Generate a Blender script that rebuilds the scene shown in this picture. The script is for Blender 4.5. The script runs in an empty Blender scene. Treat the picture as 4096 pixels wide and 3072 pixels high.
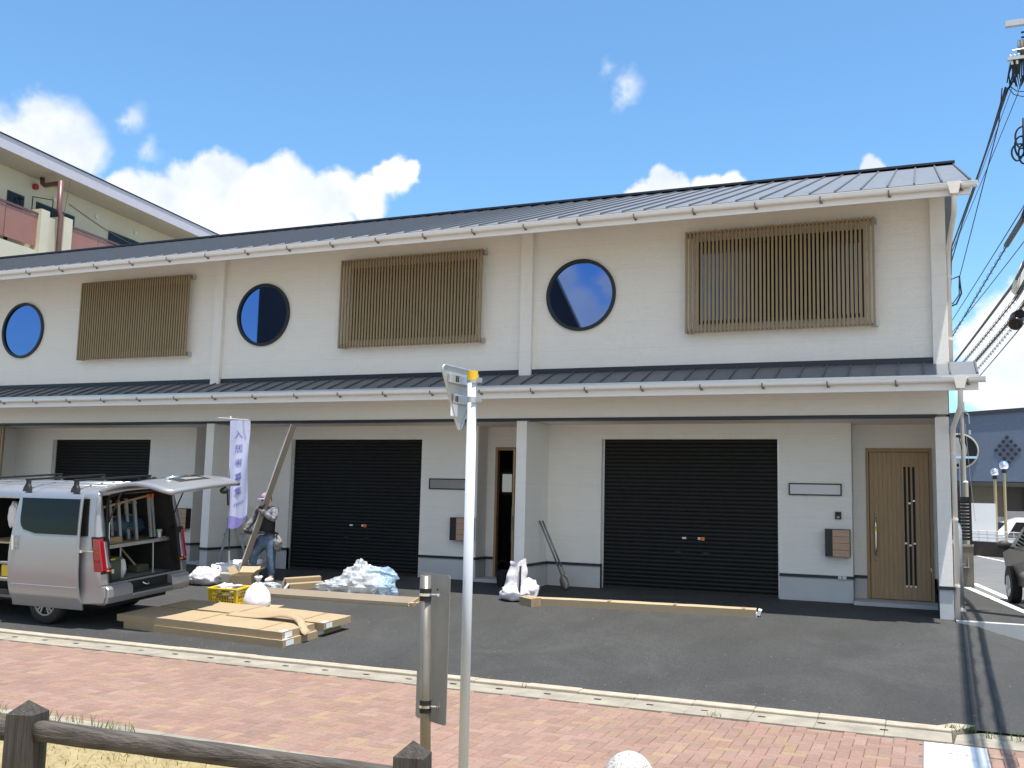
import bpy, math, random
from math import sin, cos, pi, radians, atan
from mathutils import Vector, Matrix, Euler, noise
random.seed(7)
SC = bpy.context.scene
COL = SC.collection

# ------------------------------------------------------------------ camera
cam_data = bpy.data.cameras.new("camera")
cam = bpy.data.objects.new("camera", cam_data)
COL.objects.link(cam)
SC.camera = cam
cam_data.sensor_width = 36.0
cam_data.lens = 3916.44 / 4096 * 36.0
cam_data.clip_start = 0.05
cam_data.clip_end = 3000
yaw, pit, rol = -0.400846, 0.113947, 0.023616
FW = Vector((sin(yaw) * cos(pit), cos(yaw) * cos(pit), sin(pit)))
RT = Vector((cos(yaw), -sin(yaw), 0))
UP = RT.cross(FW)
R2 = RT * cos(rol) + UP * sin(rol)
U2 = -RT * sin(rol) + UP * cos(rol)
M = Matrix((R2, U2, -FW)).transposed().to_4x4()
M.translation = (0, 0, 1.6)
cam.matrix_world = M

# ------------------------------------------------------------------ sun, sky, exposure
SUN = Vector((0.195, -0.12, 1.0)).normalized()
elev = math.asin(SUN.z)
sl = bpy.data.lights.new("sun", 'SUN')
sl.energy = 4.3
sl.angle = radians(0.5)
sl.color = (1.0, 0.965, 0.90)
so = bpy.data.objects.new("sun", sl)
COL.objects.link(so)
so.rotation_euler = (-SUN).to_track_quat('-Z', 'Y').to_euler()
so.location = (0, 0, 30)

SC.view_settings.view_transform = 'Standard'
SC.view_settings.look = 'None'
SC.view_settings.gamma = 1.0
SC.view_settings.exposure = 0.90

world = bpy.data.worlds.new("World")
SC.world = world
world.use_nodes = True
wn, wl = world.node_tree.nodes, world.node_tree.links
wn.clear()


def N(tree, typ, **kw):
    n = tree.nodes.new(typ)
    for k, v in kw.items():
        if k.startswith('i_'):
            n.inputs[k[2:].replace('_', ' ')].default_value = v
        else:
            setattr(n, k, v)
    return n


def wmath(op, a, b=None, c=None, clamp=False):
    n = wn.new('ShaderNodeMath')
    n.operation = op
    n.use_clamp = clamp
    for i, x in enumerate((a, b, c)):
        if x is None:
            continue
        if isinstance(x, (int, float)):
            n.inputs[i].default_value = x
        else:
            wl.new(x, n.inputs[i])
    return n.outputs[0]


sky = wn.new('ShaderNodeTexSky')
sky.sky_type = 'NISHITA'
sky.sun_disc = False
sky.sun_elevation = elev
sky.sun_rotation = math.atan2(SUN.x, SUN.y)
sky.altitude = 0
sky.air_density = 1.0
sky.dust_density = 0.6
sky.ozone_density = 2.5
tc = wn.new('ShaderNodeTexCoord')
# cumulus clouds: lumpy blobs round fixed compass directions of the sky, the large rear ones added as fill
BLOBS = [((-0.738, 0.597, 0.300), .030), ((-0.721, 0.610, 0.316), .034), ((-0.710, 0.626, 0.310), .030),
         ((-0.700, 0.640, 0.298), .026), ((-0.75, 0.59, 0.285), .05),
         ((-0.683, 0.675, 0.262), .030), ((-0.664, 0.694, 0.262), .034), ((-0.638, 0.714, 0.276), .034),
         ((-0.616, 0.725, 0.292), .032), ((-0.590, 0.752, 0.284), .030), ((-0.565, 0.766, 0.294), .030),
         ((-0.560, 0.779, 0.266), .034), ((-0.531, 0.791, 0.292), .027), ((-0.505, 0.811, 0.293), .025),
         ((-0.482, 0.818, 0.315), .022), ((-0.465, 0.826, 0.316), .013), ((-0.535, 0.804, 0.262), .022),
         ((-0.615, 0.744, 0.245), .045),
         ((-0.257, 0.918, 0.296), .021), ((-0.239, 0.921, 0.305), .020), ((-0.220, 0.926, 0.300), .020),
         ((-0.191, 0.932, 0.304), .020), ((-0.168, 0.937, 0.303), .017), ((-0.040, 0.948, 0.310), .014),
         ((-0.262, 0.879, 0.397), .0118), ((-0.256, 0.881, 0.399), .0085), ((-0.667, 0.664, 0.338), .0095), ((-0.664, 0.681, 0.309), .009),
         ((0.080, 0.983, 0.165), .034), ((0.054, 0.986, 0.146), .030), ((0.088, 0.978, 0.185), .022),
         ((0.080, 0.986, 0.135), .036), ((0.061, 0.99, 0.110), .030), ((0.12, 0.98, 0.10), .05),
         ((0.35, -0.80, 0.50), .42), ((0.75, -0.55, 0.40), .36), ((0.05, -0.70, 0.72), .34), ((0.02, -0.96, 0.26), .24), ((0.9, -0.1, 0.4), .26),  # big unseen clouds behind the camera, added as white fill for the facade
         ((-0.345, -0.92, 0.225), .026), ((-0.325, -0.925, 0.190), .032), ((-0.30, -0.935, 0.17), .03), ((-0.292, -0.935, 0.215), .018), ((-0.34, -0.92, 0.20), .024)]
tree = world.node_tree
nz = N(tree, 'ShaderNodeTexNoise', i_Scale=26.0, i_Detail=9.0, i_Roughness=0.56)
wl.new(tc.outputs['Generated'], nz.inputs['Vector'])
nz2 = N(tree, 'ShaderNodeTexNoise', i_Scale=14.0, i_Detail=6.0, i_Roughness=0.55)
wl.new(tc.outputs['Generated'], nz2.inputs['Vector'])
# warp of the direction gives cauliflower edges
wv = N(tree, 'ShaderNodeVectorMath', operation='MULTIPLY_ADD')
wsub = N(tree, 'ShaderNodeVectorMath', operation='SUBTRACT')
wl.new(nz.outputs['Color'], wsub.inputs[0])
wsub.inputs[1].default_value = (0.5, 0.5, 0.5)
wl.new(wsub.outputs[0], wv.inputs[0])
wv.inputs[1].default_value = (0.035, 0.035, 0.035)
wl.new(tc.outputs['Generated'], wv.inputs[2])
field = None
for d, r in BLOBS:
    dv = Vector(d).normalized()
    dn = N(tree, 'ShaderNodeVectorMath', operation='DISTANCE')
    wl.new(wv.outputs[0], dn.inputs[0])
    dn.inputs[1].default_value = dv
    pk = (.11 if r <= .012 else (.5 if d[0] < -.695 else 1.0)) if d[1] > 0 else (.55 if r < .1 else .8)
    f = wmath('MULTIPLY_ADD', dn.outputs['Value'], -pk / r, pk)
    field = f if field is None else wmath('SMOOTH_MAX', field, f, 0.15)
mask = wmath('ADD', field, wmath('MULTIPLY_ADD', nz.outputs['Fac'], 0.7, -0.35))
mr = N(tree, 'ShaderNodeMapRange', interpolation_type='SMOOTHSTEP')
mr.inputs['From Min'].default_value = -0.10
mr.inputs['From Max'].default_value = 0.26
wl.new(mask, mr.inputs['Value'])
ccol = N(tree, 'ShaderNodeMixRGB')
mr2 = N(tree, 'ShaderNodeMapRange')
mr2.inputs['From Min'].default_value = 0.38
mr2.inputs['From Max'].default_value = 0.60
wl.new(nz2.outputs['Fac'], mr2.inputs['Value'])
wl.new(mr2.outputs[0], ccol.inputs['Fac'])
ccol.inputs['Color1'].default_value = (4.5, 4.9, 5.5, 1)
ccol.inputs['Color2'].default_value = (5.9, 6.0, 6.1, 1)
skymix = N(tree, 'ShaderNodeMixRGB')
wl.new(wmath('MULTIPLY', mr.outputs[0], 0.97), skymix.inputs['Fac'])
skygain = N(tree, 'ShaderNodeMixRGB', blend_type='MULTIPLY')
skygain.inputs['Fac'].default_value = 1.0
skygain.inputs['Color2'].default_value = (0.81, 1.12, 1.235, 1)
wl.new(sky.outputs[0], skygain.inputs['Color1'])
wl.new(skygain.outputs[0], skymix.inputs['Color1'])
wl.new(ccol.outputs[0], skymix.inputs['Color2'])
bg = wn.new('ShaderNodeBackground')
bg.inputs['Strength'].default_value = 0.10
wl.new(skymix.outputs[0], bg.inputs['Color'])
wo = wn.new('ShaderNodeOutputWorld')
wl.new(bg.outputs[0], wo.inputs['Surface'])

# ------------------------------------------------------------------ materials
def mat(name, color, rough=0.6, metal=0.0, var=0.0, vscale=4.0, vstretch=(1, 1, 1), bump=0.0, bscale=40.0,
        bstretch=(1, 1, 1), bdist=0.01, color2=None, spec=0.5, detail=6, speck=0.0, trans=0.0, emit=None, coat=0.0, alpha=1.0, attr=None):
    m = bpy.data.materials.new(name)
    m.use_nodes = True
    t = m.node_tree
    b = t.nodes['Principled BSDF']
    b.inputs['Base Color'].default_value = (*color, 1)
    b.inputs['Roughness'].default_value = rough
    b.inputs['Metallic'].default_value = metal
    b.inputs['Specular IOR Level'].default_value = spec
    b.inputs['Transmission Weight'].default_value = trans
    b.inputs['Coat Weight'].default_value = coat
    b.inputs['Alpha'].default_value = alpha
    if emit:
        b.inputs['Emission Color'].default_value = (*emit[:3], 1)
        b.inputs['Emission Strength'].default_value = emit[3]
    co = t.nodes.new('ShaderNodeTexCoord')
    src = None
    if attr:
        a = t.nodes.new('ShaderNodeAttribute')
        a.attribute_name = attr
        src = a.outputs['Color']
    if var > 0 or color2:
        mp = t.nodes.new('ShaderNodeMapping')
        mp.inputs['Scale'].default_value = vstretch
        t.links.new(co.outputs['Object'], mp.inputs[0])
        nn = N(t, 'ShaderNodeTexNoise', i_Scale=vscale, i_Detail=float(detail), i_Roughness=0.6)
        t.links.new(mp.outputs[0], nn.inputs['Vector'])
        mx = t.nodes.new('ShaderNodeMixRGB')
        rg = N(t, 'ShaderNodeMapRange')
        rg.inputs['From Min'].default_value = 0.3
        rg.inputs['From Max'].default_value = 0.7
        t.links.new(nn.outputs['Fac'], rg.inputs['Value'])
        t.links.new(rg.outputs[0], mx.inputs['Fac'])
        if src is not None:
            mx.blend_type = 'MULTIPLY'
            # noise multiplies the attribute colour
            mg = t.nodes.new('ShaderNodeMixRGB')
            t.links.new(rg.outputs[0], mg.inputs['Fac'])
            mg.inputs['Color1'].default_value = (1 - var, 1 - var, 1 - var, 1)
            mg.inputs['Color2'].default_value = (1 + var, 1 + var, 1 + var, 1)
            t.links.remove(mx.inputs['Fac'].links[0])
            mx.inputs['Fac'].default_value = 1
            t.links.new(src, mx.inputs['Color1'])
            t.links.new(mg.outputs[0], mx.inputs['Color2'])
        else:
            c1 = color
            c2 = color2 or tuple(min(1, c * (1 + var)) for c in color)
            if not color2:
                c1 = tuple(c * (1 - var) for c in color)
            mx.inputs['Color1'].default_value = (*c1, 1)
            mx.inputs['Color2'].default_value = (*c2, 1)
        src = mx.outputs[0]
    if src is not None:
        t.links.new(src, b.inputs['Base Color'])
    if speck > 0 and src is not None:
        n4 = N(t, 'ShaderNodeTexNoise', i_Scale=.55, i_Detail=10.0, i_Roughness=0.72, i_Distortion=.6)
        t.links.new(co.outputs['Object'], n4.inputs['Vector'])
        r4 = N(t, 'ShaderNodeMapRange')
        r4.inputs['From Min'].default_value = .50
        r4.inputs['From Max'].default_value = .72
        r4.inputs['To Max'].default_value = .55
        t.links.new(n4.outputs['Fac'], r4.inputs['Value'])
        m4 = t.nodes.new('ShaderNodeMixRGB')
        t.links.new(r4.outputs[0], m4.inputs['Fac'])
        t.links.new(src, m4.inputs['Color1'])
        m4.inputs['Color2'].default_value = (color[0] * 1.9, color[1] * 1.9, color[2] * 1.85, 1)
        src = m4.outputs[0]
        n3 = N(t, 'ShaderNodeTexNoise', i_Scale=30.0, i_Detail=4.0, i_Roughness=0.85)
        t.links.new(co.outputs['Object'], n3.inputs['Vector'])
        r3 = N(t, 'ShaderNodeMapRange')
        r3.inputs['From Min'].default_value = .35
        r3.inputs['From Max'].default_value = .65
        r3.inputs['To Min'].default_value = 1 - speck
        r3.inputs['To Max'].default_value = 1 + speck
        t.links.new(n3.outputs['Fac'], r3.inputs['Value'])
        m3 = N(t, 'ShaderNodeVectorMath', operation='SCALE')
        t.links.new(src, m3.inputs[0])
        t.links.new(r3.outputs[0], m3.inputs['Scale'])
        t.links.new(m3.outputs[0], b.inputs['Base Color'])
    if bump > 0:
        mp = t.nodes.new('ShaderNodeMapping')
        mp.inputs['Scale'].default_value = bstretch
        t.links.new(co.outputs['Object'], mp.inputs[0])
        nn = N(t, 'ShaderNodeTexNoise', i_Scale=bscale, i_Detail=5.0, i_Roughness=0.6)
        t.links.new(mp.outputs[0], nn.inputs['Vector'])
        bp = N(t, 'ShaderNodeBump', i_Strength=bump, i_Distance=bdist)
        t.links.new(nn.outputs['Fac'], bp.inputs['Height'])
        t.links.new(bp.outputs[0], b.inputs['Normal'])
    return m


def siding_material(name, base, dark):
    """fine horizontally brushed siding boards with thin joints every 455 mm"""
    m = mat(name, base, rough=0.75, var=0.025, vscale=2.0, vstretch=(1.2, 1.2, 16), bump=0.75, bscale=5.0, bstretch=(7, 7, 60), bdist=0.014)
    t = m.node_tree
    b = t.nodes['Principled BSDF']
    co = t.nodes.new('ShaderNodeTexCoord')
    sp = t.nodes.new('ShaderNodeSeparateXYZ')
    t.links.new(co.outputs['Object'], sp.inputs[0])
    a = N(t, 'ShaderNodeMath', operation='MULTIPLY')
    a.inputs[1].default_value = 1 / 0.455
    t.links.new(sp.outputs['Z'], a.inputs[0])
    f = N(t, 'ShaderNodeMath', operation='FRACT')
    t.links.new(a.outputs[0], f.inputs[0])
    g = N(t, 'ShaderNodeMath', operation='LESS_THAN')
    g.inputs[1].default_value = 0.012
    t.links.new(f.outputs[0], g.inputs[0])
    mp5 = t.nodes.new('ShaderNodeMapping')
    mp5.inputs['Scale'].default_value = (5, 5, .35)
    t.links.new(co.outputs['Object'], mp5.inputs[0])
    n5 = N(t, 'ShaderNodeTexNoise', i_Scale=1.6, i_Detail=6.0, i_Roughness=0.65)
    t.links.new(mp5.outputs[0], n5.inputs['Vector'])
    r5 = N(t, 'ShaderNodeMapRange')
    r5.inputs['From Min'].default_value = .52
    r5.inputs['From Max'].default_value = .75
    r5.inputs['To Min'].default_value = 1.0
    r5.inputs['To Max'].default_value = .975
    t.links.new(n5.outputs['Fac'], r5.inputs['Value'])
    s5 = N(t, 'ShaderNodeVectorMath', operation='SCALE')
    mx = t.nodes.new('ShaderNodeMixRGB')
    old0 = b.inputs['Base Color'].links[0].from_socket
    t.links.new(old0, s5.inputs[0])
    t.links.new(r5.outputs[0], s5.inputs['Scale'])
    old = s5.outputs[0]
    t.links.new(old, mx.inputs['Color1'])
    mx.inputs['Color2'].default_value = (*dark, 1)
    t.links.new(g.outputs[0], mx.inputs['Fac'])
    t.links.new(mx.outputs[0], b.inputs['Base Color'])
    return m


MT = {}
MT['siding'] = siding_material('white_siding', (0.87, 0.84, 0.805), (0.77, 0.74, 0.705))
MT['plinth'] = mat('grey_plinth_render', (0.50, 0.505, 0.515), 0.85, var=0.05, vscale=3, bump=0.25, bscale=60)
MT['soffit'] = mat('soffit_board', (0.72, 0.69, 0.64), 0.8, var=0.03)
MT['whitetrim'] = mat('white_trim', (0.80, 0.77, 0.76), 0.4, var=0.02, vscale=6)
MT['pipe'] = mat('ivory_pipe', (0.78, 0.72, 0.66), 0.35, var=0.03, vscale=3)
MT['roof'] = mat('grey_metal_roof', (0.155, 0.162, 0.175), 0.5, metal=0.1, var=0.08, vscale=2.0, vstretch=(3, .4, 1))
MT['roof_seam'] = mat('grey_roof_seam', (0.10, 0.106, 0.118), 0.5, metal=0.1)
MT['roof_dark'] = mat('dark_metal_flashing', (0.022, 0.026, 0.038), 0.45, metal=0.2)
MT['shutter'] = mat('black_shutter', (0.0095, 0.009, 0.0088), 0.5, var=0.2, vscale=5, spec=.3)
MT['black'] = mat('black_trim', (0.012, 0.013, 0.016), 0.45)
MT['wood_slat'] = mat('tan_slat_wood', (0.285, 0.212, 0.12), 0.6, var=0.12, vscale=6, vstretch=(8, 8, .6))
MT['door_wood'] = mat('oak_door', (0.39, 0.26, 0.138), 0.5, var=0.16, vscale=5, vstretch=(14, 14, .5), bump=0.1, bscale=20, bstretch=(10, 10, .4))
MT['door_frame'] = mat('oak_frame', (0.33, 0.21, 0.105), 0.5, var=0.12, vscale=5, vstretch=(10, 10, .5))
MT['mirror_glass'] = mat('coated_window_glass', (0.125, 0.195, 0.40), 0.012, metal=1.0)
MT['lattice_glass'] = mat('dim_window_glass', (0.14, 0.15, 0.16), 0.03, metal=0.9)
MT['dark_glass'] = mat('dark_glass', (0.008, 0.009, 0.009), 0.03, spec=0.22)
MT['bracket'] = mat('grey_brown_bracket', (.16, .13, .12), .5, metal=.2)
MT['bronze'] = mat('bronze_frame', (0.03, 0.022, 0.018), 0.4, metal=0.3)
MT['chrome'] = mat('chrome', (0.75, 0.75, 0.76), 0.15, metal=1.0)
MT['steel'] = mat('galvanised_steel', (0.50, 0.51, 0.53), 0.42, metal=0.75, var=0.1, vscale=12)
MT['tool_steel'] = mat('dull_tool_steel', (0.20, 0.22, 0.25), 0.4, metal=0.5, var=0.15, vscale=9)
MT['rim_alloy'] = mat('dull_alloy', (0.30, 0.30, 0.31), 0.4, metal=0.6)
MT['ladder_alu'] = mat('bright_ladder_aluminium', (0.36, 0.38, 0.41), 0.4, metal=0.4, var=.05)
MT['alu'] = mat('aluminium', (0.62, 0.63, 0.65), 0.38, metal=0.8, var=0.06, vscale=8)
MT['plate_white'] = mat('pale_plate', (0.62, 0.60, 0.62), 0.3)
MT['plate_grey'] = mat('brushed_grey_plate', (0.33, 0.31, 0.31), 0.35, metal=0.4, var=0.08, vscale=5)
MT['asphalt'] = mat('fresh_asphalt', (0.040, 0.039, 0.0375), 0.9, var=0.20, vscale=1.3, vstretch=(1, .4, 1), bump=0.9, bscale=60, bdist=0.012, detail=12, speck=.30)
MT['asphalt_old'] = mat('old_asphalt', (0.13, 0.128, 0.125), 0.9, var=0.12, vscale=2, bump=0.5, bscale=120, bdist=0.006, detail=9)
MT['concrete'] = mat('weathered_concrete', (0.27, 0.24, 0.19), 0.9, var=0.24, vscale=4, bump=0.4, bscale=60, detail=9)
MT['kerb_stone'] = mat('tan_kerb_stone', (0.36, 0.31, 0.24), 0.9, var=0.2, vscale=5, bump=0.4, bscale=60, detail=9)
MT['concrete_new'] = mat('new_concrete', (0.44, 0.44, 0.44), 0.85, var=0.07, vscale=3, bump=0.2, bscale=50)
MT['concrete_dark'] = mat('old_block_concrete', (0.16, 0.145, 0.12), 0.9, var=0.25, vscale=3, bump=0.4, bscale=40)
MT['paver'] = mat('clay_pavers', (0.4, 0.25, 0.22), 0.85, attr='tint', var=0.12, vscale=30, bump=0.35, bscale=90, bdist=0.004)
MT['sand'] = mat('joint_sand', (0.21, 0.15, 0.13), 0.95, var=0.15, vscale=8)
MT['far_ground'] = mat('pale_open_ground', (0.30, 0.275, 0.225), 0.95, var=.2, vscale=.2)
MT['dry_ground'] = mat('dry_soil', (0.24, 0.18, 0.085), 0.95, color2=(0.34, 0.27, 0.14), vscale=9, bump=0.5, bscale=40)
MT['dry_grass'] = mat('dry_grass', (0.38, 0.30, 0.12), 0.8, color2=(0.20, 0.22, 0.06), vscale=3)
MT['green_grass'] = mat('green_grass', (0.09, 0.16, 0.03), 0.7, var=0.3, vscale=9)
MT['old_wood'] = mat('weathered_wood', (0.032, 0.026, 0.021), 0.85, color2=(0.10, 0.085, 0.072), vscale=5, vstretch=(9, 9, .55), bump=0.9, bscale=14, bstretch=(9, 9, .4), bdist=0.02)
MT['old_wood_h'] = mat('weathered_rail_wood', (0.032, 0.026, 0.021), 0.85, color2=(0.12, 0.102, 0.088), vscale=5, vstretch=(.25, 9, 9), bump=0.7, bscale=14, bstretch=(.16, 9, 9), bdist=0.015)
MT['granite'] = mat('speckled_granite', (0.16, 0.15, 0.14), 0.7, color2=(0.75, 0.73, 0.71), vscale=75, detail=2, bump=0.3, bscale=90)
MT['card'] = mat('cardboard', (0.335, 0.25, 0.15), 0.85, var=0.06, vscale=2.5, bump=0.15, bscale=10)
MT['card2'] = mat('pale_cardboard', (0.385, 0.295, 0.185), 0.85, var=0.05, vscale=2.5)
MT['tape'] = mat('packing_tape', (0.34, 0.23, 0.11), 0.4)
MT['labelw'] = mat('white_label', (0.78, 0.77, 0.80), 0.5)
MT['bag'] = mat('white_woven_bag', (0.74, 0.70, 0.74), 0.55, var=0.05, vscale=7, bump=0.4, bscale=9, bdist=0.03)
MT['plastic'] = mat('clear_plastic_film', (0.60, 0.62, 0.65), 0.14, var=0.2, vscale=6, bump=0.5, bscale=9, bdist=0.03, spec=0.8, alpha=.62)
MT['blue_plastic'] = mat('blue_plastic_film', (0.42, 0.58, 0.74), 0.16, var=0.3, vscale=6, bump=0.5, bscale=9, bdist=0.03, spec=0.8, alpha=.6)
MT['yellow'] = mat('yellow_plastic', (0.62, 0.44, 0.015), 0.4, var=0.06, vscale=6)
MT['grey_plastic'] = mat('grey_block', (0.32, 0.31, 0.27), 0.8, var=0.06)
MT['van'] = mat('silver_paint', (0.34, 0.345, 0.365), 0.3, metal=0.5, coat=0.4, var=0.02, vscale=3)
MT['van_black'] = mat('black_van_plastic', (0.018, 0.018, 0.018), 0.6)
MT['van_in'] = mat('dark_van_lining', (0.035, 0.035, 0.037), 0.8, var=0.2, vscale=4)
MT['van_floor'] = mat('grey_van_floor', (0.22, 0.215, 0.20), 0.7, var=0.1, vscale=5)
MT['red_lens'] = mat('red_lens', (0.26, 0.008, 0.014), 0.1, coat=0.8)
MT['clear_lens'] = mat('clear_lens', (0.42, 0.36, 0.37), 0.12, coat=0.8, metal=.3)
MT['tyre'] = mat('tyre_rubber', (0.02, 0.02, 0.02), 0.85)
MT['ply'] = mat('plywood', (0.34, 0.27, 0.16), 0.7, var=0.15, vscale=5)
MT['olive'] = mat('olive_plastic', (0.07, 0.085, 0.055), 0.55)
MT['brownmetal'] = mat('brown_grey_metal', (0.26, 0.215, 0.165), 0.5, metal=0.15, var=0.05)
MT['greymetal'] = mat('grey_coated_metal', (0.60, 0.59, 0.58), 0.45, metal=0.1, var=0.04)
MT['flag'] = mat('pale_lavender_cloth', (0.63, 0.63, 0.82), 0.7, var=0.05, vscale=2, bump=0.2, bscale=5)
MT['flag_hem'] = mat('violet_cloth', (0.34, 0.28, 0.64), 0.7, var=0.08, vscale=4)
MT['flag_ink'] = mat('violet_ink', (0.17, 0.17, 0.50), 0.7)
MT['signback'] = mat('sign_back_grey', (0.40, 0.395, 0.38), 0.5, metal=0.35, var=0.06, vscale=7)
MT['notice_back'] = mat('dull_grey_plate_back', (0.25, 0.24, 0.23), 0.6, metal=0.2, var=0.08, vscale=7)
MT['poleblue'] = mat('pale_grey_painted_pole', (0.56, 0.585, 0.65), 0.55, var=0.02, vscale=3)
MT['yellowcap'] = mat('yellow_cap', (0.78, 0.46, 0.01), 0.45)
MT['brownpole'] = mat('bronze_grey_pole', (0.22, 0.195, 0.165), 0.35, metal=0.55, var=0.15, vscale=8, vstretch=(4, 4, .6))
MT['cable'] = mat('black_cable', (0.012, 0.013, 0.018), 0.5)
MT['concrete_pole'] = mat('concrete_pole', (0.36, 0.33, 0.28), 0.85, var=0.1, vscale=3)
MT['ceramic'] = mat('white_ceramic', (0.7, 0.68, 0.62), 0.2)
MT['apt_wall'] = mat('apartment_render', (0.56, 0.515, 0.40), 0.85, var=0.06, vscale=.7, bump=0.15, bscale=8)
MT['apt_fascia'] = mat('apartment_fascia', (0.50, 0.475, 0.53), 0.7, var=0.04)
MT['apt_soffit'] = mat('apartment_soffit', (0.46, 0.43, 0.36), 0.85, var=0.06)
MT['apt_panel'] = mat('rust_pink_panel', (0.30, 0.135, 0.105), 0.5, var=0.08, vscale=1.5)
MT['apt_pipe'] = mat('red_brown_pipe', (0.135, 0.06, 0.052), 0.4, var=0.06)
MT['hall'] = mat('slate_blue_panels', (0.075, 0.10, 0.155), 0.6, var=0.10, vscale=5, vstretch=(1, 1, 1), bump=.3, bscale=6)
MT['hall_dark'] = mat('dark_hall_base', (0.035, 0.031, 0.026), 0.7, var=0.2, vscale=1)
MT['hall_brown'] = mat('brown_hall_wall', (0.10, 0.085, 0.062), 0.8, var=0.1)
MT['mirrorball'] = mat('mirror_globe', (0.80, 0.80, 0.88), 0.08, metal=0.9)
MT['brass'] = mat('golden_pole', (0.42, 0.33, 0.18), 0.35, metal=0.5, var=0.1)
MT['white_paint'] = mat('white_road_paint', (0.72, 0.71, 0.68), 0.7, var=0.06, vscale=20)
MT['whitewall'] = mat('white_panel', (0.72, 0.71, 0.70), 0.6, var=0.03)
MT['lowwall'] = mat('brown_low_wall', (0.06, 0.045, 0.035), 0.85, var=0.2, vscale=3)
MT['car_beige'] = mat('beige_silver_paint', (0.22, 0.205, 0.18), 0.3, metal=0.5, coat=0.5)
MT['car_white'] = mat('white_car_paint', (0.75, 0.75, 0.76), 0.25, coat=0.6)
MT['skin'] = mat('skin', (0.46, 0.27, 0.19), 0.5, var=0.05)
MT['jeans'] = mat('blue_jeans', (0.035, 0.06, 0.11), 0.85, color2=(0.13, 0.19, 0.28), vscale=7, bump=0.3, bscale=40)
MT['shirt'] = mat('patterned_shirt', (0.03, 0.03, 0.06), 0.8, color2=(0.34, 0.34, 0.35), vscale=17, detail=3)
MT['vest'] = mat('black_vest', (0.016, 0.016, 0.017), 0.75, var=0.3, vscale=9)
MT['cap'] = mat('mauve_cap', (0.30, 0.22, 0.34), 0.8)
MT['glove'] = mat('black_glove', (0.02, 0.02, 0.024), 0.7)
MT['shoe'] = mat('white_shoe', (0.62, 0.58, 0.54), 0.6)
MT['leather'] = mat('tool_leather', (0.09, 0.075, 0.065), 0.6, color2=(0.3, 0.29, 0.28), vscale=14)
MT['reflect_bldg'] = mat('brown_street_building', (0.085, 0.07, 0.055), 0.8, var=0.15, vscale=.5)
MT['orange'] = mat('orange_sticker', (0.75, 0.16, 0.02), 0.5)
MT['blue_sheet'] = mat('blue_tarp', (0.05, 0.10, 0.17), 0.6)
MT['seal'] = mat('dark_seal', (0.008, 0.008, 0.009), 0.7)

# ------------------------------------------------------------------ mesh helpers
ORG = {}


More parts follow.
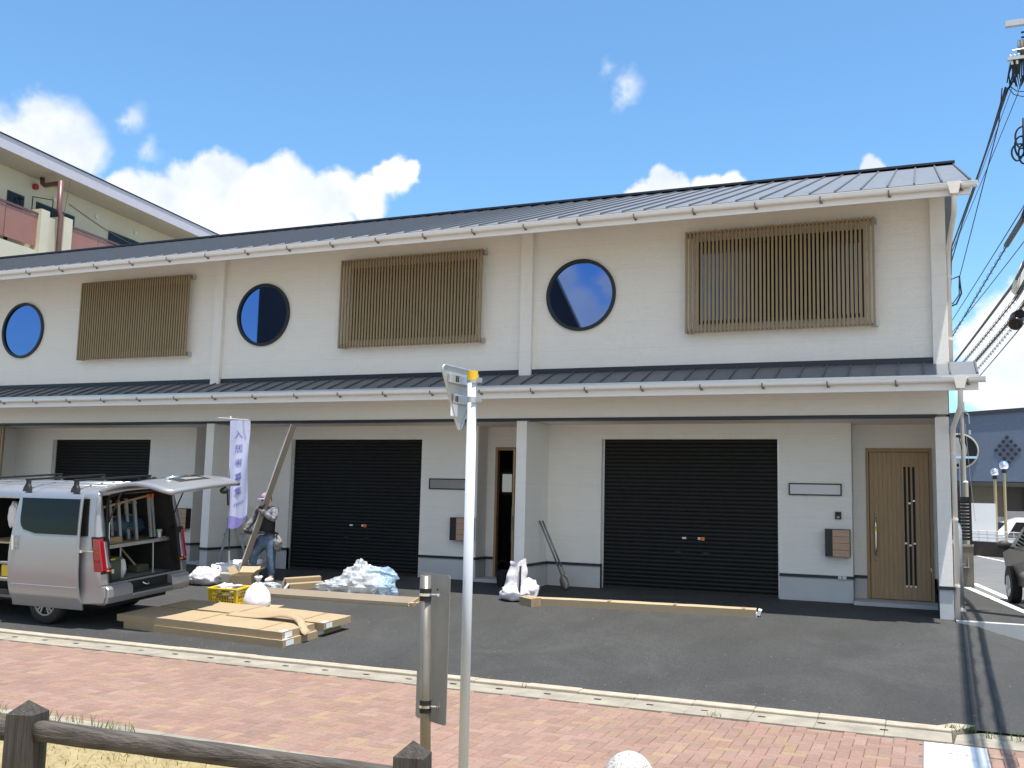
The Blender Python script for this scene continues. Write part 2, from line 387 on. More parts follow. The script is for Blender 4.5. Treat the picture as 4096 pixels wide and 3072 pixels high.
class MB:
    def __init__(s):
        s.v, s.f, s.m = [], [], []

    def add(s, vs, fs, m=0):
        k = len(s.v)
        s.v += [Vector(p) for p in vs]
        for f in fs:
            s.f.append([k + i for i in f])
            s.m.append(m)
        return s

    def box(s, x0, x1, y0, y1, z0, z1, m=0, mx=None):
        p = [Vector((x, y, z)) for x in (x0, x1) for y in (y0, y1) for z in (z0, z1)]
        if mx is not None:
            p = [mx @ q for q in p]
        return s.add(p, [(0, 1, 3, 2), (4, 6, 7, 5), (0, 4, 5, 1), (2, 3, 7, 6), (0, 2, 6, 4), (1, 5, 7, 3)], m)

    def bar(s, a, b, w, d, m=0, upv=(0, 0, 1)):
        """rectangular bar from a to b, w across, d along the third axis"""
        a, b = Vector(a), Vector(b)
        t = (b - a).normalized()
        u = Vector(upv)
        x = t.cross(u)
        if x.length < 1e-4:
            x = t.cross(Vector((1, 0, 0)))
        x.normalize()
        y = x.cross(t).normalized()
        ps = []
        for q in (a, b):
            for i, j in ((-1, -1), (1, -1), (1, 1), (-1, 1)):
                ps.append(q + x * (i * w / 2) + y * (j * d / 2))
        return s.add(ps, [(3, 2, 1, 0), (4, 5, 6, 7), (0, 1, 5, 4), (1, 2, 6, 5), (2, 3, 7, 6), (3, 0, 4, 7)], m)

    def tube(s, pts, r, n=8, m=0, closed=False, cap=True):
        pts = [Vector(p) for p in pts]
        L = len(pts)
        rs = r if isinstance(r, (list, tuple)) else [r] * L
        base = len(s.v)
        prev = None
        for i, p in enumerate(pts):
            a = pts[(i - 1) % L] if (closed or i > 0) else p
            b = pts[(i + 1) % L] if (closed or i < L - 1) else p
            t = (b - a).normalized()
            if prev is None:
                x = t.orthogonal().normalized()
            else:
                x = prev - t * prev.dot(t)
                x = x.normalized() if x.length > 1e-5 else t.orthogonal().normalized()
            prev = x
            y = t.cross(x)
            for k in range(n):
                g = 2 * pi * k / n
                s.v.append(p + (x * cos(g) + y * sin(g)) * rs[i])
        for i in range(L if closed else L - 1):
            for k in range(n):
                a = base + i * n + k
                b = base + i * n + (k + 1) % n
                c = base + ((i + 1) % L) * n + (k + 1) % n
                d = base + ((i + 1) % L) * n + k
                s.f.append([a, b, c, d]); s.m.append(m)
        if cap and not closed:
            s.f.append([base + k for k in reversed(range(n))]); s.m.append(m)
            s.f.append([base + (L - 1) * n + k for k in range(n)]); s.m.append(m)
        return s

    def cyl(s, a, b, r, n=16, m=0, r2=None):
        return s.tube([a, b], [r, r if r2 is None else r2], n, m)

    def lathe(s, prof, c, n=24, m=0):
        """prof: (radius, z)"""
        c = Vector(c)
        base = len(s.v)
        for r, z in prof:
            for k in range(n):
                g = 2 * pi * k / n
                s.v.append(c + Vector((r * cos(g), r * sin(g), z)))
        for i in range(len(prof) - 1):
            for k in range(n):
                s.f.append([base + i * n + k, base + i * n + (k + 1) % n, base + (i + 1) * n + (k + 1) % n, base + (i + 1) * n + k]); s.m.append(m)
        s.f.append([base + k for k in reversed(range(n))]); s.m.append(m)
        s.f.append([base + (len(prof) - 1) * n + k for k in range(n)]); s.m.append(m)
        return s

    def prism(s, poly, fn, d0, d1, m=0):
        """poly of 2D points; fn(a, b, d) -> 3D"""
        n = len(poly)
        vs = [fn(a, b, d0) for a, b in poly] + [fn(a, b, d1) for a, b in poly]
        fs = [list(reversed(range(n))), list(range(n, 2 * n))]
        for i in range(n):
            j = (i + 1) % n
            fs.append([i, j, n + j, n + i])
        return s.add(vs, fs, m)

    def grid(s, fn, nu, nv, m=0, skip=None):
        base = len(s.v)
        for i in range(nu + 1):
            for j in range(nv + 1):
                s.v.append(Vector(fn(i / nu, j / nv)))
        for i in range(nu):
            for j in range(nv):
                if skip and skip(i, j):
                    continue
                a = base + i * (nv + 1) + j
                s.f.append([a, a + nv + 1, a + nv + 2, a + 1]); s.m.append(m)
        return s

    def sphere(s, c, r, nu=16, nv=10, m=0, sc=(1, 1, 1), fn=None):
        c = Vector(c)
        base = len(s.v)
        for i in range(nv + 1):
            th = pi * i / nv
            for k in range(nu):
                g = 2 * pi * k / nu
                d = Vector((sin(th) * cos(g), sin(th) * sin(g), cos(th)))
                rr = r * (fn(d) if fn else 1)
                s.v.append(c + Vector((d.x * sc[0], d.y * sc[1], d.z * sc[2])) * rr)
        for i in range(nv):
            for k in range(nu):
                s.f.append([base + i * nu + k, base + (i + 1) * nu + k, base + (i + 1) * nu + (k + 1) % nu, base + i * nu + (k + 1) % nu]); s.m.append(m)
        return s

    def build(s, name, mats, parent=None, smooth=False, bevel=0.0, local=False, solid=0.0, label=None, cat=None, group=None, kind=None):
        if not isinstance(mats, (list, tuple)):
            mats = [mats]
        if parent is not None:
            org = Vector((0, 0, 0)) if local else ORG[parent.name]
        else:
            xs = [p.x for p in s.v]; ys = [p.y for p in s.v]; zs = [p.z for p in s.v]
            org = Vector(((min(xs) + max(xs)) / 2, (min(ys) + max(ys)) / 2, min(zs)))
            if kind == 'structure':
                org = Vector((0, 0, 0))
        me = bpy.data.meshes.new(name)
        me.from_pydata([p - org for p in s.v], [], s.f)
        for mm in mats:
            me.materials.append(MT[mm] if isinstance(mm, str) else mm)
        me.polygons.foreach_set('material_index', s.m)
        me.update()
        import bmesh
        bm = bmesh.new()
        bm.from_mesh(me)
        bmesh.ops.remove_doubles(bm, verts=bm.verts, dist=1e-5) if smooth else None
        bmesh.ops.recalc_face_normals(bm, faces=bm.faces)
        bm.to_mesh(me)
        bm.free()
        if smooth:
            me.polygons.foreach_set('use_smooth', [True] * len(me.polygons))
        o = bpy.data.objects.new(name, me)
        COL.objects.link(o)
        if parent is not None:
            o.parent = parent
            ORG[o.name] = org
        else:
            o.location = org
            ORG[o.name] = org
        if solid:
            md = o.modifiers.new('solid', 'SOLIDIFY'); md.thickness = solid; md.offset = -1
        if bevel:
            md = o.modifiers.new('bevel', 'BEVEL'); md.width = bevel; md.segments = 2; md.limit_method = 'ANGLE'; md.angle_limit = radians(40)
        tag(o, label, cat, group, kind)
        return o


def build_parts(mb, name, mats, parent, **kw):
    """every loose piece of mb becomes a part of its own"""
    n = len(mb.v)
    par = list(range(n))
    def find(i):
        while par[i] != i:
            par[i] = par[par[i]]
            i = par[i]
        return i
    for f in mb.f:
        for i in f[1:]:
            par[find(i)] = find(f[0])
    groups = {}
    for f, m_ in zip(mb.f, mb.m):
        groups.setdefault(find(f[0]), []).append((f, m_))
    out = []
    for g in groups.values():
        q = MB()
        ids = sorted({i for f, _ in g for i in f})
        mp = {i: k for k, i in enumerate(ids)}
        q.v = [mb.v[i] for i in ids]
        q.f = [[mp[i] for i in f] for f, _ in g]
        q.m = [m_ for _, m_ in g]
        out.append(q.build(name, mats, parent, **kw))
    return out


def tag(o, label=None, cat=None, group=None, kind=None):
    if label: o['label'] = label
    if cat: o['category'] = cat
    if group: o['group'] = group
    if kind: o['kind'] = kind
    return o


def thing(name, label, cat, loc=(0, 0, 0), rot=(0, 0, 0), group=None):
    o = bpy.data.objects.new(name, None)
    COL.objects.link(o)
    o.location = loc
    o.rotation_euler = rot
    o.empty_display_size = 0.2
    ORG[o.name] = Vector(loc)
    return tag(o, label, cat, group)


def copy_tree(o, parent=None):
    c = o.copy()
    COL.objects.link(c)
    ORG[c.name] = ORG.get(o.name, Vector((0, 0, 0)))
    if parent is not None:
        c.parent = parent
    for ch in [k for k in bpy.data.objects if k.parent == o]:
        copy_tree(ch, c)
    return c


def arc(cx, cy, r, a0, a1, n):
    return [(cx + r * cos(radians(a0 + (a1 - a0) * i / n)), cy + r * sin(radians(a0 + (a1 - a0) * i / n))) for i in range(n + 1)]


def sm(a, b, x):
    t = max(0.0, min(1.0, (x - a) / (b - a)))
    return t * t * (3 - 2 * t)


SLOPE = 0.075


def gz(x, y):
    """height of the asphalt forecourt"""
    z = -SLOPE * (15.7 - y) if y < 15.7 else 0.035 * min(1, (y - 15.7) / 1.0)
    z -= 0.20 * sm(0.35, 1.3, x) * sm(10.6, 13.5, y) * (1 if y < 15.42 else 0)
    return z


# ================================================================== SETTING: ground
b = MB()
b.add([(-900, -900, -0.95), (900, -900, -0.95), (900, 900, -0.95), (-900, 900, -0.95)], [(0, 1, 2, 3)])
b.build('ground', 'far_ground', kind='structure')

b = MB()
xs = [-34 + i * .5 for i in range(68)] + [0.0, 0.33, .6, .9, 1.2, 1.5, 2, 3, 5, 8, 14]
xs = sorted(set(round(x, 3) for x in xs if x <= 14))
ys = [10.14 + i * (15.415 - 10.14) / 14 for i in range(15)]
for i in range(len(xs) - 1):
    for j in range(len(ys) - 1):
        q = [(xs[i], ys[j]), (xs[i + 1], ys[j]), (xs[i + 1], ys[j + 1]), (xs[i], ys[j + 1])]
        b.add([(x, y, gz(x, y)) for x, y in q], [(0, 1, 2, 3)])
b.add([(-34, 15.415, gz(-5, 15.415)), (.33, 15.415, gz(-5, 15.415)), (.33, 15.7, 0), (-34, 15.7, 0)], [(0, 1, 2, 3)])
b.add([(-34, 15.7, 0), (.33, 15.7, 0), (.33, 16.8, .0385), (-34, 16.8, .0385)], [(0, 1, 2, 3)])
b.build('forecourt', 'asphalt', smooth=True, kind='structure')
b = MB()
rg = random.Random(5)
for k in range(240):
    x, y = rg.uniform(-14, 1.2), (rg.uniform(10.2, 15.2) if k % 3 else 10.2 + abs(rg.gauss(0, .25)))
    r = rg.uniform(.003, .009)
    b.sphere((x, y, gz(x, y) + r * .3), r, 5, 3, sc=(1, rg.uniform(.6, 1.2), .6))
b.build('grit', 'concrete', kind='stuff', label='small pale grit scattered over the dark asphalt forecourt', cat='grit')

# side strip, its edge and the side road
b = MB()
b.add([(.30, 15.54, -.006), (1.58, 15.54, -.006), (1.29, 17.4, -.006), (.64, 21.9, -.006), (.30, 21.9, -.006)], [(0, 1, 2, 3, 4)])
b.build('side_strip', 'asphalt', kind='structure')
b = MB()
b.add([(1.5, 15.42, -.1), (14, 15.42, -.1), (14, 60, -.1), (-9, 60, -.1)], [(0, 1, 2, 3)])
b.build('side_road', 'asphalt_old', kind='structure')
b = MB()
for (x0, y0), (x1, y1) in (((1.655, 15.54), (1.354, 17.416)), ((1.354, 17.416), (.704, 21.9))):
    b.prism([(x0 - .065, y0), (x0 + .065, y0), (x1 + .065, y1), (x1 - .065, y1)], lambda a, c, d: (a, c, d), -.3, .004)
b.build('strip_kerb', 'whitewall', kind='structure')
b = MB()
b.add([(1.60, 18.6, -.096), (1.74, 18.6, -.096), (.99, 24.6, -.096), (.85, 24.6, -.096)], [(0, 1, 2, 3)])
b.add([(1.50, 38.6, -.096), (1.62, 38.6, -.096), (2.56, 33.8, -.096), (2.44, 33.8, -.096)], [(0, 1, 2, 3)])
b.build('road_lines', 'white_paint', kind='structure')

# concrete retaining kerb beside the corner pillar
b = MB()
b.box(.345, 1.25, 15.42, 15.54, -.45, .004)
b.box(1.256, 3.0, 15.42, 15.54, -.55, .004)
b.build('retaining_kerb', 'concrete_new', kind='structure', bevel=.006)

# kerb, gutter, pavement
b = MB()
x = -34.0
while x < 0.13:
    x1 = min(x + 0.6, 0.16)
    b.box(x + .001, x1 - .001, 9.985, 10.15, -.6, -.405 + random.uniform(-.004, .004))
    x = x1
p0 = Vector((.165, 10.0, 0)); dd = Vector((.62, .86, 0)).normalized(); nn_ = Vector((dd.y, -dd.x, 0))
for k in range(7):
    a = p0 + dd * (k * .6 + .01); c = p0 + dd * (k * .6 + .595)
    b.prism([(a.x, a.y), (c.x, c.y), (c.x - nn_.x * .18, c.y - nn_.y * .18), (a.x - nn_.x * .18, a.y - nn_.y * .18)], lambda u, w, d: (u, w, d), -.65, -.405)
b.build('kerb', 'kerb_stone', kind='structure', bevel=.010)
b = MB()
x = -34.0
while x < 0.1:
    x1 = min(x + 0.6, 0.16)
    b.box(x + .001, x1 - .001, 9.60, 9.981, -.6, -.432 + random.uniform(-.003, .003))
    x = x1
b.prism([(.17, 9.60), (1.3, 9.62), (2.6, 10.9), (2.45, 12.0), (.20, 9.96)], lambda u, w, d: (u, w, d), -.65, -.438)
b.build('gutter_strip', 'concrete', kind='structure', bevel=.006)
b = MB()
for k in range(52):
    x = -28.2 + k * .545
    b.box(x - .035, x + .035, 9.79, 9.83, -.435, -.4285)
b.build('drain_slots', 'seal', kind='structure')

b = MB()
b.add([(-34, 6.2, -.452), (14, 6.2, -.452), (14, 9.62, -.452), (-34, 9.62, -.452)], [(0, 1, 2, 3)])
b.build('paving_bed', 'sand', kind='structure')
# interlocking pavers in a herringbone
PAL = [(0.241, 0.143, 0.109), (0.248, 0.154, 0.119), (0.236, 0.142, 0.109), (0.25, 0.16, 0.125), (0.241, 0.148, 0.116), (0.237, 0.151, 0.117), (0.256, 0.174, 0.111), (0.251, 0.165, 0.107), (0.219, 0.139, 0.107)]
WTS = [3, 3, 2.2, 2.5, 3, 2, 1.5, 1.0, .8]
me_v, me_f, me_c = [], [], []
L, Wd, g_ = 0.21, 0.105, 0.0016
HOLES = [(-.075, .425, 8.60, 9.53)]


def paver(x0, y0, x1, y1):
    cx, cy = (x0 + x1) / 2, (y0 + y1) / 2
    if cx < -16 or cx > 5 or cy < 6.61 or cy > 9.60:
        return
    y1 = min(y1, 9.597)
    y0 = max(y0, 6.603)
    for a, c, d, e in HOLES:
        if x1 > a and x0 < c and y1 > d and y0 < e:
            if a < cx < c and d < cy < e:
                return
            if cx <= a: x1 = min(x1, a - .003)
            elif cx >= c: x0 = max(x0, c + .003)
            elif cy <= d: y1 = min(y1, d - .003)
            else: y0 = max(y0, e + .003)
    if x1 - x0 < .012 or y1 - y0 < .012:
        return
    z = -.44 + random.uniform(-.0015, .0015) + .004 * noise.noise(Vector((cx * .9, cy * .9, 0)))
    c = random.choices(PAL, WTS)[0]
    k = random.uniform(.9, 1.1) * (1 + .12 * noise.noise(Vector((cx * .5, cy * .8, 3))))
    c = tuple(v * k for v in c)
    i = len(me_v)
    x0 += g_; y0 += g_; x1 -= g_; y1 -= g_
    e = .005
    me_v.extend([(x0, y0, -.453), (x1, y0, -.453), (x1, y1, -.453), (x0, y1, -.453),
                 (x0, y0, z - e), (x1, y0, z - e), (x1, y1, z - e), (x0, y1, z - e),
                 (x0 + e, y0 + e, z), (x1 - e, y0 + e, z), (x1 - e, y1 - e, z), (x0 + e, y1 - e, z)])
    fs = [(8, 9, 10, 11)]
    for k2 in range(4):
        n2 = (k2 + 1) % 4
        fs.append((k2, n2, 4 + n2, 4 + k2)); fs.append((4 + k2, 4 + n2, 8 + n2, 8 + k2))
    me_f.extend([tuple(i + q for q in f) for f in fs])
    me_c.extend([c] * len(fs))


# 90 degree herringbone
for ci in range(-160, 60):
    for cj in range(0, 36):
        k4 = (ci - cj) % 4
        ox, oy = ci * Wd, 6.3 + cj * Wd
        if k4 == 0:
            paver(ox, oy, ox + 2 * Wd, oy + Wd)
        elif k4 == 3:
            paver(ox, oy, ox + Wd, oy + 2 * Wd)
me = bpy.data.meshes.new('pavement')
me.from_pydata(me_v, [], me_f)
me.materials.append(MT['paver'])
at = me.color_attributes.new('tint', 'FLOAT_COLOR', 'CORNER')
k = 0
for p in me.polygons:
    c = me_c[p.index]
    for li in p.loop_indices:
        at.data[li].color = (*c, 1)
pv = bpy.data.objects.new('pavement', me)
COL.objects.link(pv)
pv['kind'] = 'structure'

b = MB()
b.box(-.07, .42, 8.605, 9.525, -.52, -.434)
cover = b.build('utility_cover', 'whitewall', label='white rectangular cover slab set into the red pavers near the road corner', cat='cover', bevel=.004)
b = MB()
for k, (dx, w_) in enumerate(((.16, .008), (.19, .03), (.235, .03), (.285, .008), (.31, .03))):
    b.box(-.07 + dx, -.07 + dx + w_, 9.16, 9.20, -.4345, -.4325)
build_parts(b, 'embossed_mark', 'plate_grey', cover)

b = MB()
x = -16.0
while x < 6:
    b.box(x + .003, x + .597, 6.48, 6.60, -.6, -.40 + random.uniform(-.004, .004))
    x += .6
b.build('pavement_edge', 'concrete', kind='structure', bevel=.008)
b = MB()
b.grid(lambda u, w: (-16 + 22 * u, -6 + 12.48 * w, -.45 + .03 * noise.noise(Vector((u * 30, w * 14, 0)))), 60, 36)
b.build('verge', 'dry_ground', kind='structure', smooth=True)

# grass blades near the fence
b = MB()
for k in range(9000):
    x = random.uniform(-9.5, -1.0); y = random.uniform(2.9, 6.46)
    if noise.noise(Vector((x * 1.6, y * 1.6, 1))) < -.35:
        continue
    h = random.uniform(.02, .075); a = random.uniform(0, 2 * pi); w = .0035
    lean = Vector((random.uniform(-.05, .05), random.uniform(-.05, .05), 0))
    p = Vector((x, y, -.46)); s_ = Vector((cos(a) * w, sin(a) * w, 0))
    b.add([p - s_, p + s_, p + lean * .5 + s_ * .6 + Vector((0, 0, h * .6)), p + lean + Vector((0, 0, h))], [(0, 1, 2, 3)])
b.build('dry_grass', 'dry_grass', kind='stuff', label='dry yellow grass on the verge under the wooden fence', cat='grass')
b = MB()
for cx, cy, n_, rr, z0 in ((-6.8, 6.46, 60, .22, -.42), (-6.2, 6.44, 40, .15, -.42), (-7.9, 6.5, 60, .25, -.42), (.17, 10.06, 26, .05, -.43), (.30, 10.12, 18, .05, -.43), (.62, 9.95, 30, .12, -.44), (-1.9, 9.62, 12, .05, -.44), (-4.0, 10.0, 8, .04, -.44), (-5.2, 9.98, 8, .04, -.44)):
    for k in range(n_):
        a = random.uniform(0, 2 * pi); q = rr * random.random() ** .5
        p = Vector((cx + q * cos(a) * 1.5, cy + q * sin(a) * .4, z0)); h = random.uniform(.05, .13) * min(1, rr / .12 + .3)
        s_ = Vector((cos(a) * .004, sin(a) * .004, 0)); lean = Vector((random.uniform(-.05, .05), random.uniform(-.05, .05), 0))
        b.add([p - s_, p + s_, p + lean * .5 + s_ * .6 + Vector((0, 0, h * .6)), p + lean + Vector((0, 0, h))], [(0, 1, 2, 3)])
b.build('grass_tufts', 'green_grass', kind='stuff', label='green weeds growing along the pavement edge and kerb', cat='weeds')

# ================================================================== THE ROW BUILDING
XL = -27.2
bld = thing('terraced_building', 'long white two storey terraced building with grey metal roofs, round windows and black shutters', 'building', (-13, 16, 0))
YU, YP, YB, YW, YD = 15.67, 15.57, 15.60, 16.69, 17.14


def rect_wall(mb, x0, x1, z0, z1, holes, Y, rev=0.12, m=0, mrev=0):
    xs_ = sorted(set([x0, x1] + [h[0] for h in holes] + [h[1] for h in holes]))
    zs_ = sorted(set([z0, z1] + [h[2] for h in holes] + [h[3] for h in holes]))
    for i in range(len(xs_) - 1):
        for j in range(len(zs_) - 1):
            a, c, d, e = xs_[i], xs_[i + 1], zs_[j], zs_[j + 1]
            cx, cz = (a + c) / 2, (d + e) / 2
            if any(h[0] < cx < h[1] and h[2] < cz < h[3] for h in holes):
                continue
            mb.add([(a, Y, d), (c, Y, d), (c, Y, e), (a, Y, e)], [(0, 1, 2, 3)], m)
    for h in holes:
        a, c, d, e = h[:4]
        mb.add([(a, Y, d), (a, Y + rev, d), (a, Y + rev, e), (a, Y, e)], [(0, 1, 2, 3)], mrev)
        mb.add([(c, Y, d), (c, Y + rev, d), (c, Y + rev, e), (c, Y, e)], [(0, 1, 2, 3)], mrev)
        mb.add([(a, Y, e), (a, Y + rev, e), (c, Y + rev, e), (c, Y, e)], [(0, 1, 2, 3)], mrev)


# upper wall (front), gable side, back
b = MB()
b.add([(XL, YU, 3.60), (.333, YU, 3.60), (.333, YU, 6.44), (XL, YU, 6.44)], [(0, 1, 2, 3)])
b.build('upper_wall', 'siding', bld)
b = MB()
b.add([(.333, YU, .45), (.333, 28.0, .45), (.333, 28, 6.2), (.333, 21.25, 8.40), (.333, YU, 6.43)], [(0, 1, 2, 3, 4)])
b.add([(XL, YU, .0), (XL, 28.0, .0), (XL, 28, 6.2), (XL, 21.25, 8.40), (XL, YU, 6.43)], [(0, 1, 2, 3, 4)])
b.add([(XL, 28, 0), (.333, 28, 0), (.333, 28, 6.2), (XL, 28, 6.2)], [(0, 1, 2, 3)])
b.build('side_wall', 'siding', bld)
# pilasters of the upper floor
for x0, x1 in ((.136, .345), (-6.48, -6.262), (-13.165, -12.955), (-19.83, -19.62)):
    b = MB(); b.box(x0, x1, YP, YU + .02, 3.655, 6.40)
    b.build('pilaster', 'siding', bld, bevel=.006)
    b = MB(); b.box(x0 - .02, x1 + .02, YP - .02, YU - .002, 3.61, 3.653)
    b.build('pilaster_cap', 'roof_dark', bld)
# beam over the porch
b = MB()
b.box(XL, .322, YB, YB + .16, 2.94, 3.62)
b.build('porch_beam', 'siding', bld)
b = MB()
b.box(XL, .155, YB - .012, YB + .18, 2.893, 2.938)
b.build('drip_edge', 'roof_dark', bld)
b = MB()
b.box(XL, .30, YB + .16, YD + .2, 2.905, 2.935)
b.build('porch_ceiling', 'soffit', bld)
# columns with plinth
COLX = [(.135, .325), (-6.505, -6.315), (-13.20, -13.01), (-19.88, -19.69)]
for i, (x0, x1) in enumerate(COLX):
    b = MB(); b.box(x0, x1, YB, YD + .3, .455, 2.90)
    b.build('porch_column', 'siding', bld, bevel=.005)
    b = MB(); b.box(x0 - .018, x1 + .018, YB - .018, YD + .2, .41, .455)
    b.build('plinth_band', 'roof_dark', bld)
    b = MB(); b.box(x0 + .006, x1 - .006, YB + .006, YD + .25, -.6, .41)
    b.build('column_plinth', 'plinth', bld)
# recessed ground floor walls: one bay per unit
BAYS = [  # column left, bay wall right end, shutter x0,x1, door zone right
    (-6.315, -1.107, -5.31, -2.245, .135),
    (-13.01, -7.73, -11.93, -8.92, -6.505),
    (-19.69, -14.38, -18.52, -15.63, -13.20),
    (XL, -21.0, -25.2, -22.2, -19.88)]
wl_ = MB(); pl_ = MB(); bd_ = MB(); rt_ = MB()
for (a, c, s0, s1, d) in BAYS:
    rect_wall(wl_, a, s0, .455, 2.92, [], YW)
    rect_wall(wl_, s1, c, .455, 2.92, [], YW)
    rect_wall(wl_, s0, s1, 2.645, 2.92, [], YW)
    # jambs of the shutter opening
    for x in (s0, s1):
        wl_.add([(x, YW, 0), (x, YW + .14, 0), (x, YW + .14, 2.645), (x, YW, 2.645)], [(0, 1, 2, 3)])
    wl_.add([(s0, YW, 2.645), (s1, YW, 2.645), (s1, YW + .14, 2.645), (s0, YW + .14, 2.645)], [(0, 1, 2, 3)])
    # return and door wall
    wl_.add([(c, YW, .455), (c, YD, .455), (c, YD, 2.92), (c, YW, 2.92)], [(0, 1, 2, 3)])
    for e0, e1 in ((a, s0), (s1, c)):
        pl_.box(e0, e1, YW + .006, YW + .1, -.1, .41)
        bd_.box(e0, e1 + (.018 if e1 == c else 0), YW - .018, YW + .1, .41, .455)
    pl_.box(c - .1, c - .006, YW + .01, YD, -.1, .41)
    bd_.box(c - .1, c + .018, YW + .1, YD, .41, .455)
for (a, c, s0, s1, d), (dx0, dx1) in zip(BAYS, ((-.913, .088), (-7.56, -6.55), (-14.2, -13.2), (-20.9, -19.9))):
    rect_wall(wl_, c, d, .455, 2.92, [(dx0, dx1, .455, 2.52)], YD, rev=.1)
    pl_.box(c, dx0, YD + .006, YD + .1, -.1, .41)
    bd_.box(c + .018, dx0, YD - .018, YD + .1, .41, .455)
wl_.build('ground_floor_wall', 'siding', bld)
build_parts(pl_, 'wall_plinth', 'plinth', bld)
build_parts(bd_, 'wall_band', 'roof_dark', bld)
b = MB()
b.box(.318, .332, YB + .2, 28, -.4, .45)
b.build('side_plinth', 'plinth', bld)

# roller shutters
def shutter(x0, x1, z0, z1, stickers=True):
    b = MB()
    Y = YW + .115
    n = int((z1 - z0) / .0685)
    prof = []
    for k in range(n):
        za_ = z0 + (z1 - z0) * k / n
        h = (z1 - z0) / n
        for t, dy in ((0, .0), (.10, -.004), (.18, -.016), (.5, -.021), (.82, -.016), (.90, -.004)):
            prof.append((za_ + h * t, dy))
    prof.append((z1, 0))
    for i in range(len(prof) - 1):
        (za_, ya), (zb_, yb) = prof[i], prof[i + 1]
        b.add([(x0, Y + ya, za_), (x1, Y + ya, za_), (x1, Y + yb, zb_), (x0, Y + yb, zb_)], [(0, 1, 2, 3)])
    o = b.build('roller_shutter', 'shutter', bld)
    b = MB()
    b.box(x0 + .001, x0 + .03, YW + .085, YW + .112, z0, z1); b.box(x1 - .03, x1 - .001, YW + .085, YW + .112, z0, z1)
    build_parts(b, 'guide_rail', 'alu', o)
    b = MB(); b.box(x0 + .036, x1 - .036, YW + .075, YW + .112, z0, z0 + .06)
    b.build('bottom_bar', 'bronze', o)
    if stickers:
        cx = x0 + (x1 - x0) * .5
        zz = z0 + .93
        b = MB(); b.box(cx - .10, cx - .03, Y - .026, Y - .022, zz - .015, zz + .018); b.box(cx + .17, cx + .215, Y - .026, Y - .022, zz - .02, zz + .022)
        build_parts(b, 'label', 'plate_white', o)
        b = MB(); b.box(cx + .225, cx + .285, Y - .026, Y - .022, zz - .03, zz + .028)
        b.build('warning_sticker', 'orange', o)
        b = MB(); b.box(cx - .22, cx - .12, Y - .03, Y - .02, zz - .26, zz - .23); b.box(cx + .26, cx + .36, Y - .03, Y - .02, zz - .26, zz - .23)
        build_parts(b, 'pull_handle', 'black', o)
    return o


shutter(-5.31, -2.245, .025, 2.645)
shutter(-11.93, -8.92, .025, 2.645)
shutter(-18.52, -15.63, .025, 2.645)
shutter(-25.2, -22.2, .025, 2.645, False)

# front doors
def slit_door(x0, x1, ztop):
    Y = YD + .03
    b = MB()
    b.box(x0, x0 + .045, YD - .03, YD + .08, .085, ztop + .06)
    b.box(x1 - .045, x1, YD - .03, YD + .08, .085, ztop + .06)
    b.box(x0 + .045, x1 - .045, YD - .03, YD + .08, ztop, ztop + .06)
    fr = b.build('door_frame', 'door_frame', bld, bevel=.004)
    d = MB()
    a, c = x0 + .05, x1 - .05
    n = 13
    sl_ = [.60, .672, .745]
    w = (c - a) / n
    for k in range(n):
        d.box(a + k * w + .005, a + (k + 1) * w - .005, Y - .010, Y + .03, .10, ztop - .004)
    d.box(a, c, Y + .0, Y + .035, .095, ztop - .001)
    o = d.build('front_door', 'door_wood', bld)
    g = MB()
    for f in sl_:
        xx = a + (c - a) * f
        g.box(xx - .017, xx + .017, Y - .014, Y - .0045, .30, ztop - .24)
    build_parts(g, 'slit_window', 'seal', o)
    g = MB()
    for f, zz in ((.60, .98), (.672, .95), (.745, .98), (.60, .30), (.672, .30), (.745, .30), (.672, 1.62), (.745, 1.66)):
        xx = a + (c - a) * f
        g.box(xx - .016, xx + .016, Y - .019, Y - .0145, zz, zz + .028)
    build_parts(g, 'slit_trim', 'alu', o)
    h = MB()
    hx = a + .09
    h.tube([(hx, Y - .055, .78), (hx, Y - .06, .9), (hx, Y - .06, 1.25), (hx, Y - .055, 1.40)], [.010, .024, .024, .010], 10)
    h.cyl((hx, Y - .06, .80), (hx, Y, .80), .012); h.cyl((hx, Y - .06, 1.38), (hx, Y, 1.38), .012)
    h.sphere((hx, Y - .02, 1.46), .022, 10, 6); h.sphere((hx, Y - .02, .72), .022, 10, 6)
    hd = h.build('door_handle', 'chrome', o, smooth=True)
    h = MB(); h.cyl((hx, Y - .06, 1.18), (hx, Y - .06, 1.25), .026, 10)
    h.build('handle_tag', 'yellow', hd)


slit_door(-.913, .088, 2.46)
slit_door(-20.9, -19.9, 2.46)
# door of the middle unit stands open
b = MB()
x0, x1, zt = -7.56, -6.55, 2.46
b.box(x0, x0 + .05, YD - .03, YD + .08, .085, zt + .06); b.box(x1 - .045, x1, YD - .03, YD + .08, .085, zt + .06); b.box(x0 + .05, x1 - .045, YD - .03, YD + .08, zt, zt + .06)
b.build('door_frame', 'door_frame', bld, bevel=.004)
dr = MB()
mx = Matrix.Translation((-6.60, YD - .03, 0)) @ Matrix.Rotation(radians(-104), 4, 'Z')
dr.box(0, .88, -.02, .02, .10, zt - .01, mx=mx)
od = dr.build('front_door', 'door_wood', bld, label='oak front door standing open')
h = MB()
h.box(.80, .83, -.07, -.03, .8, 1.4, mx=mx); h.box(.86, .886, -.012, .012, 1.0, 1.25, mx=mx)
h.build('door_handle', 'chrome', od)
b = MB()
b.box(-9.7, -6.5, YD + .1, 20.5, .06, .09); b.box(-9.75, -9.70, YD + .1, 20.5, .06, 2.9); b.box(-6.52, -6.49, YD + .1, 20.5, .06, 2.9)
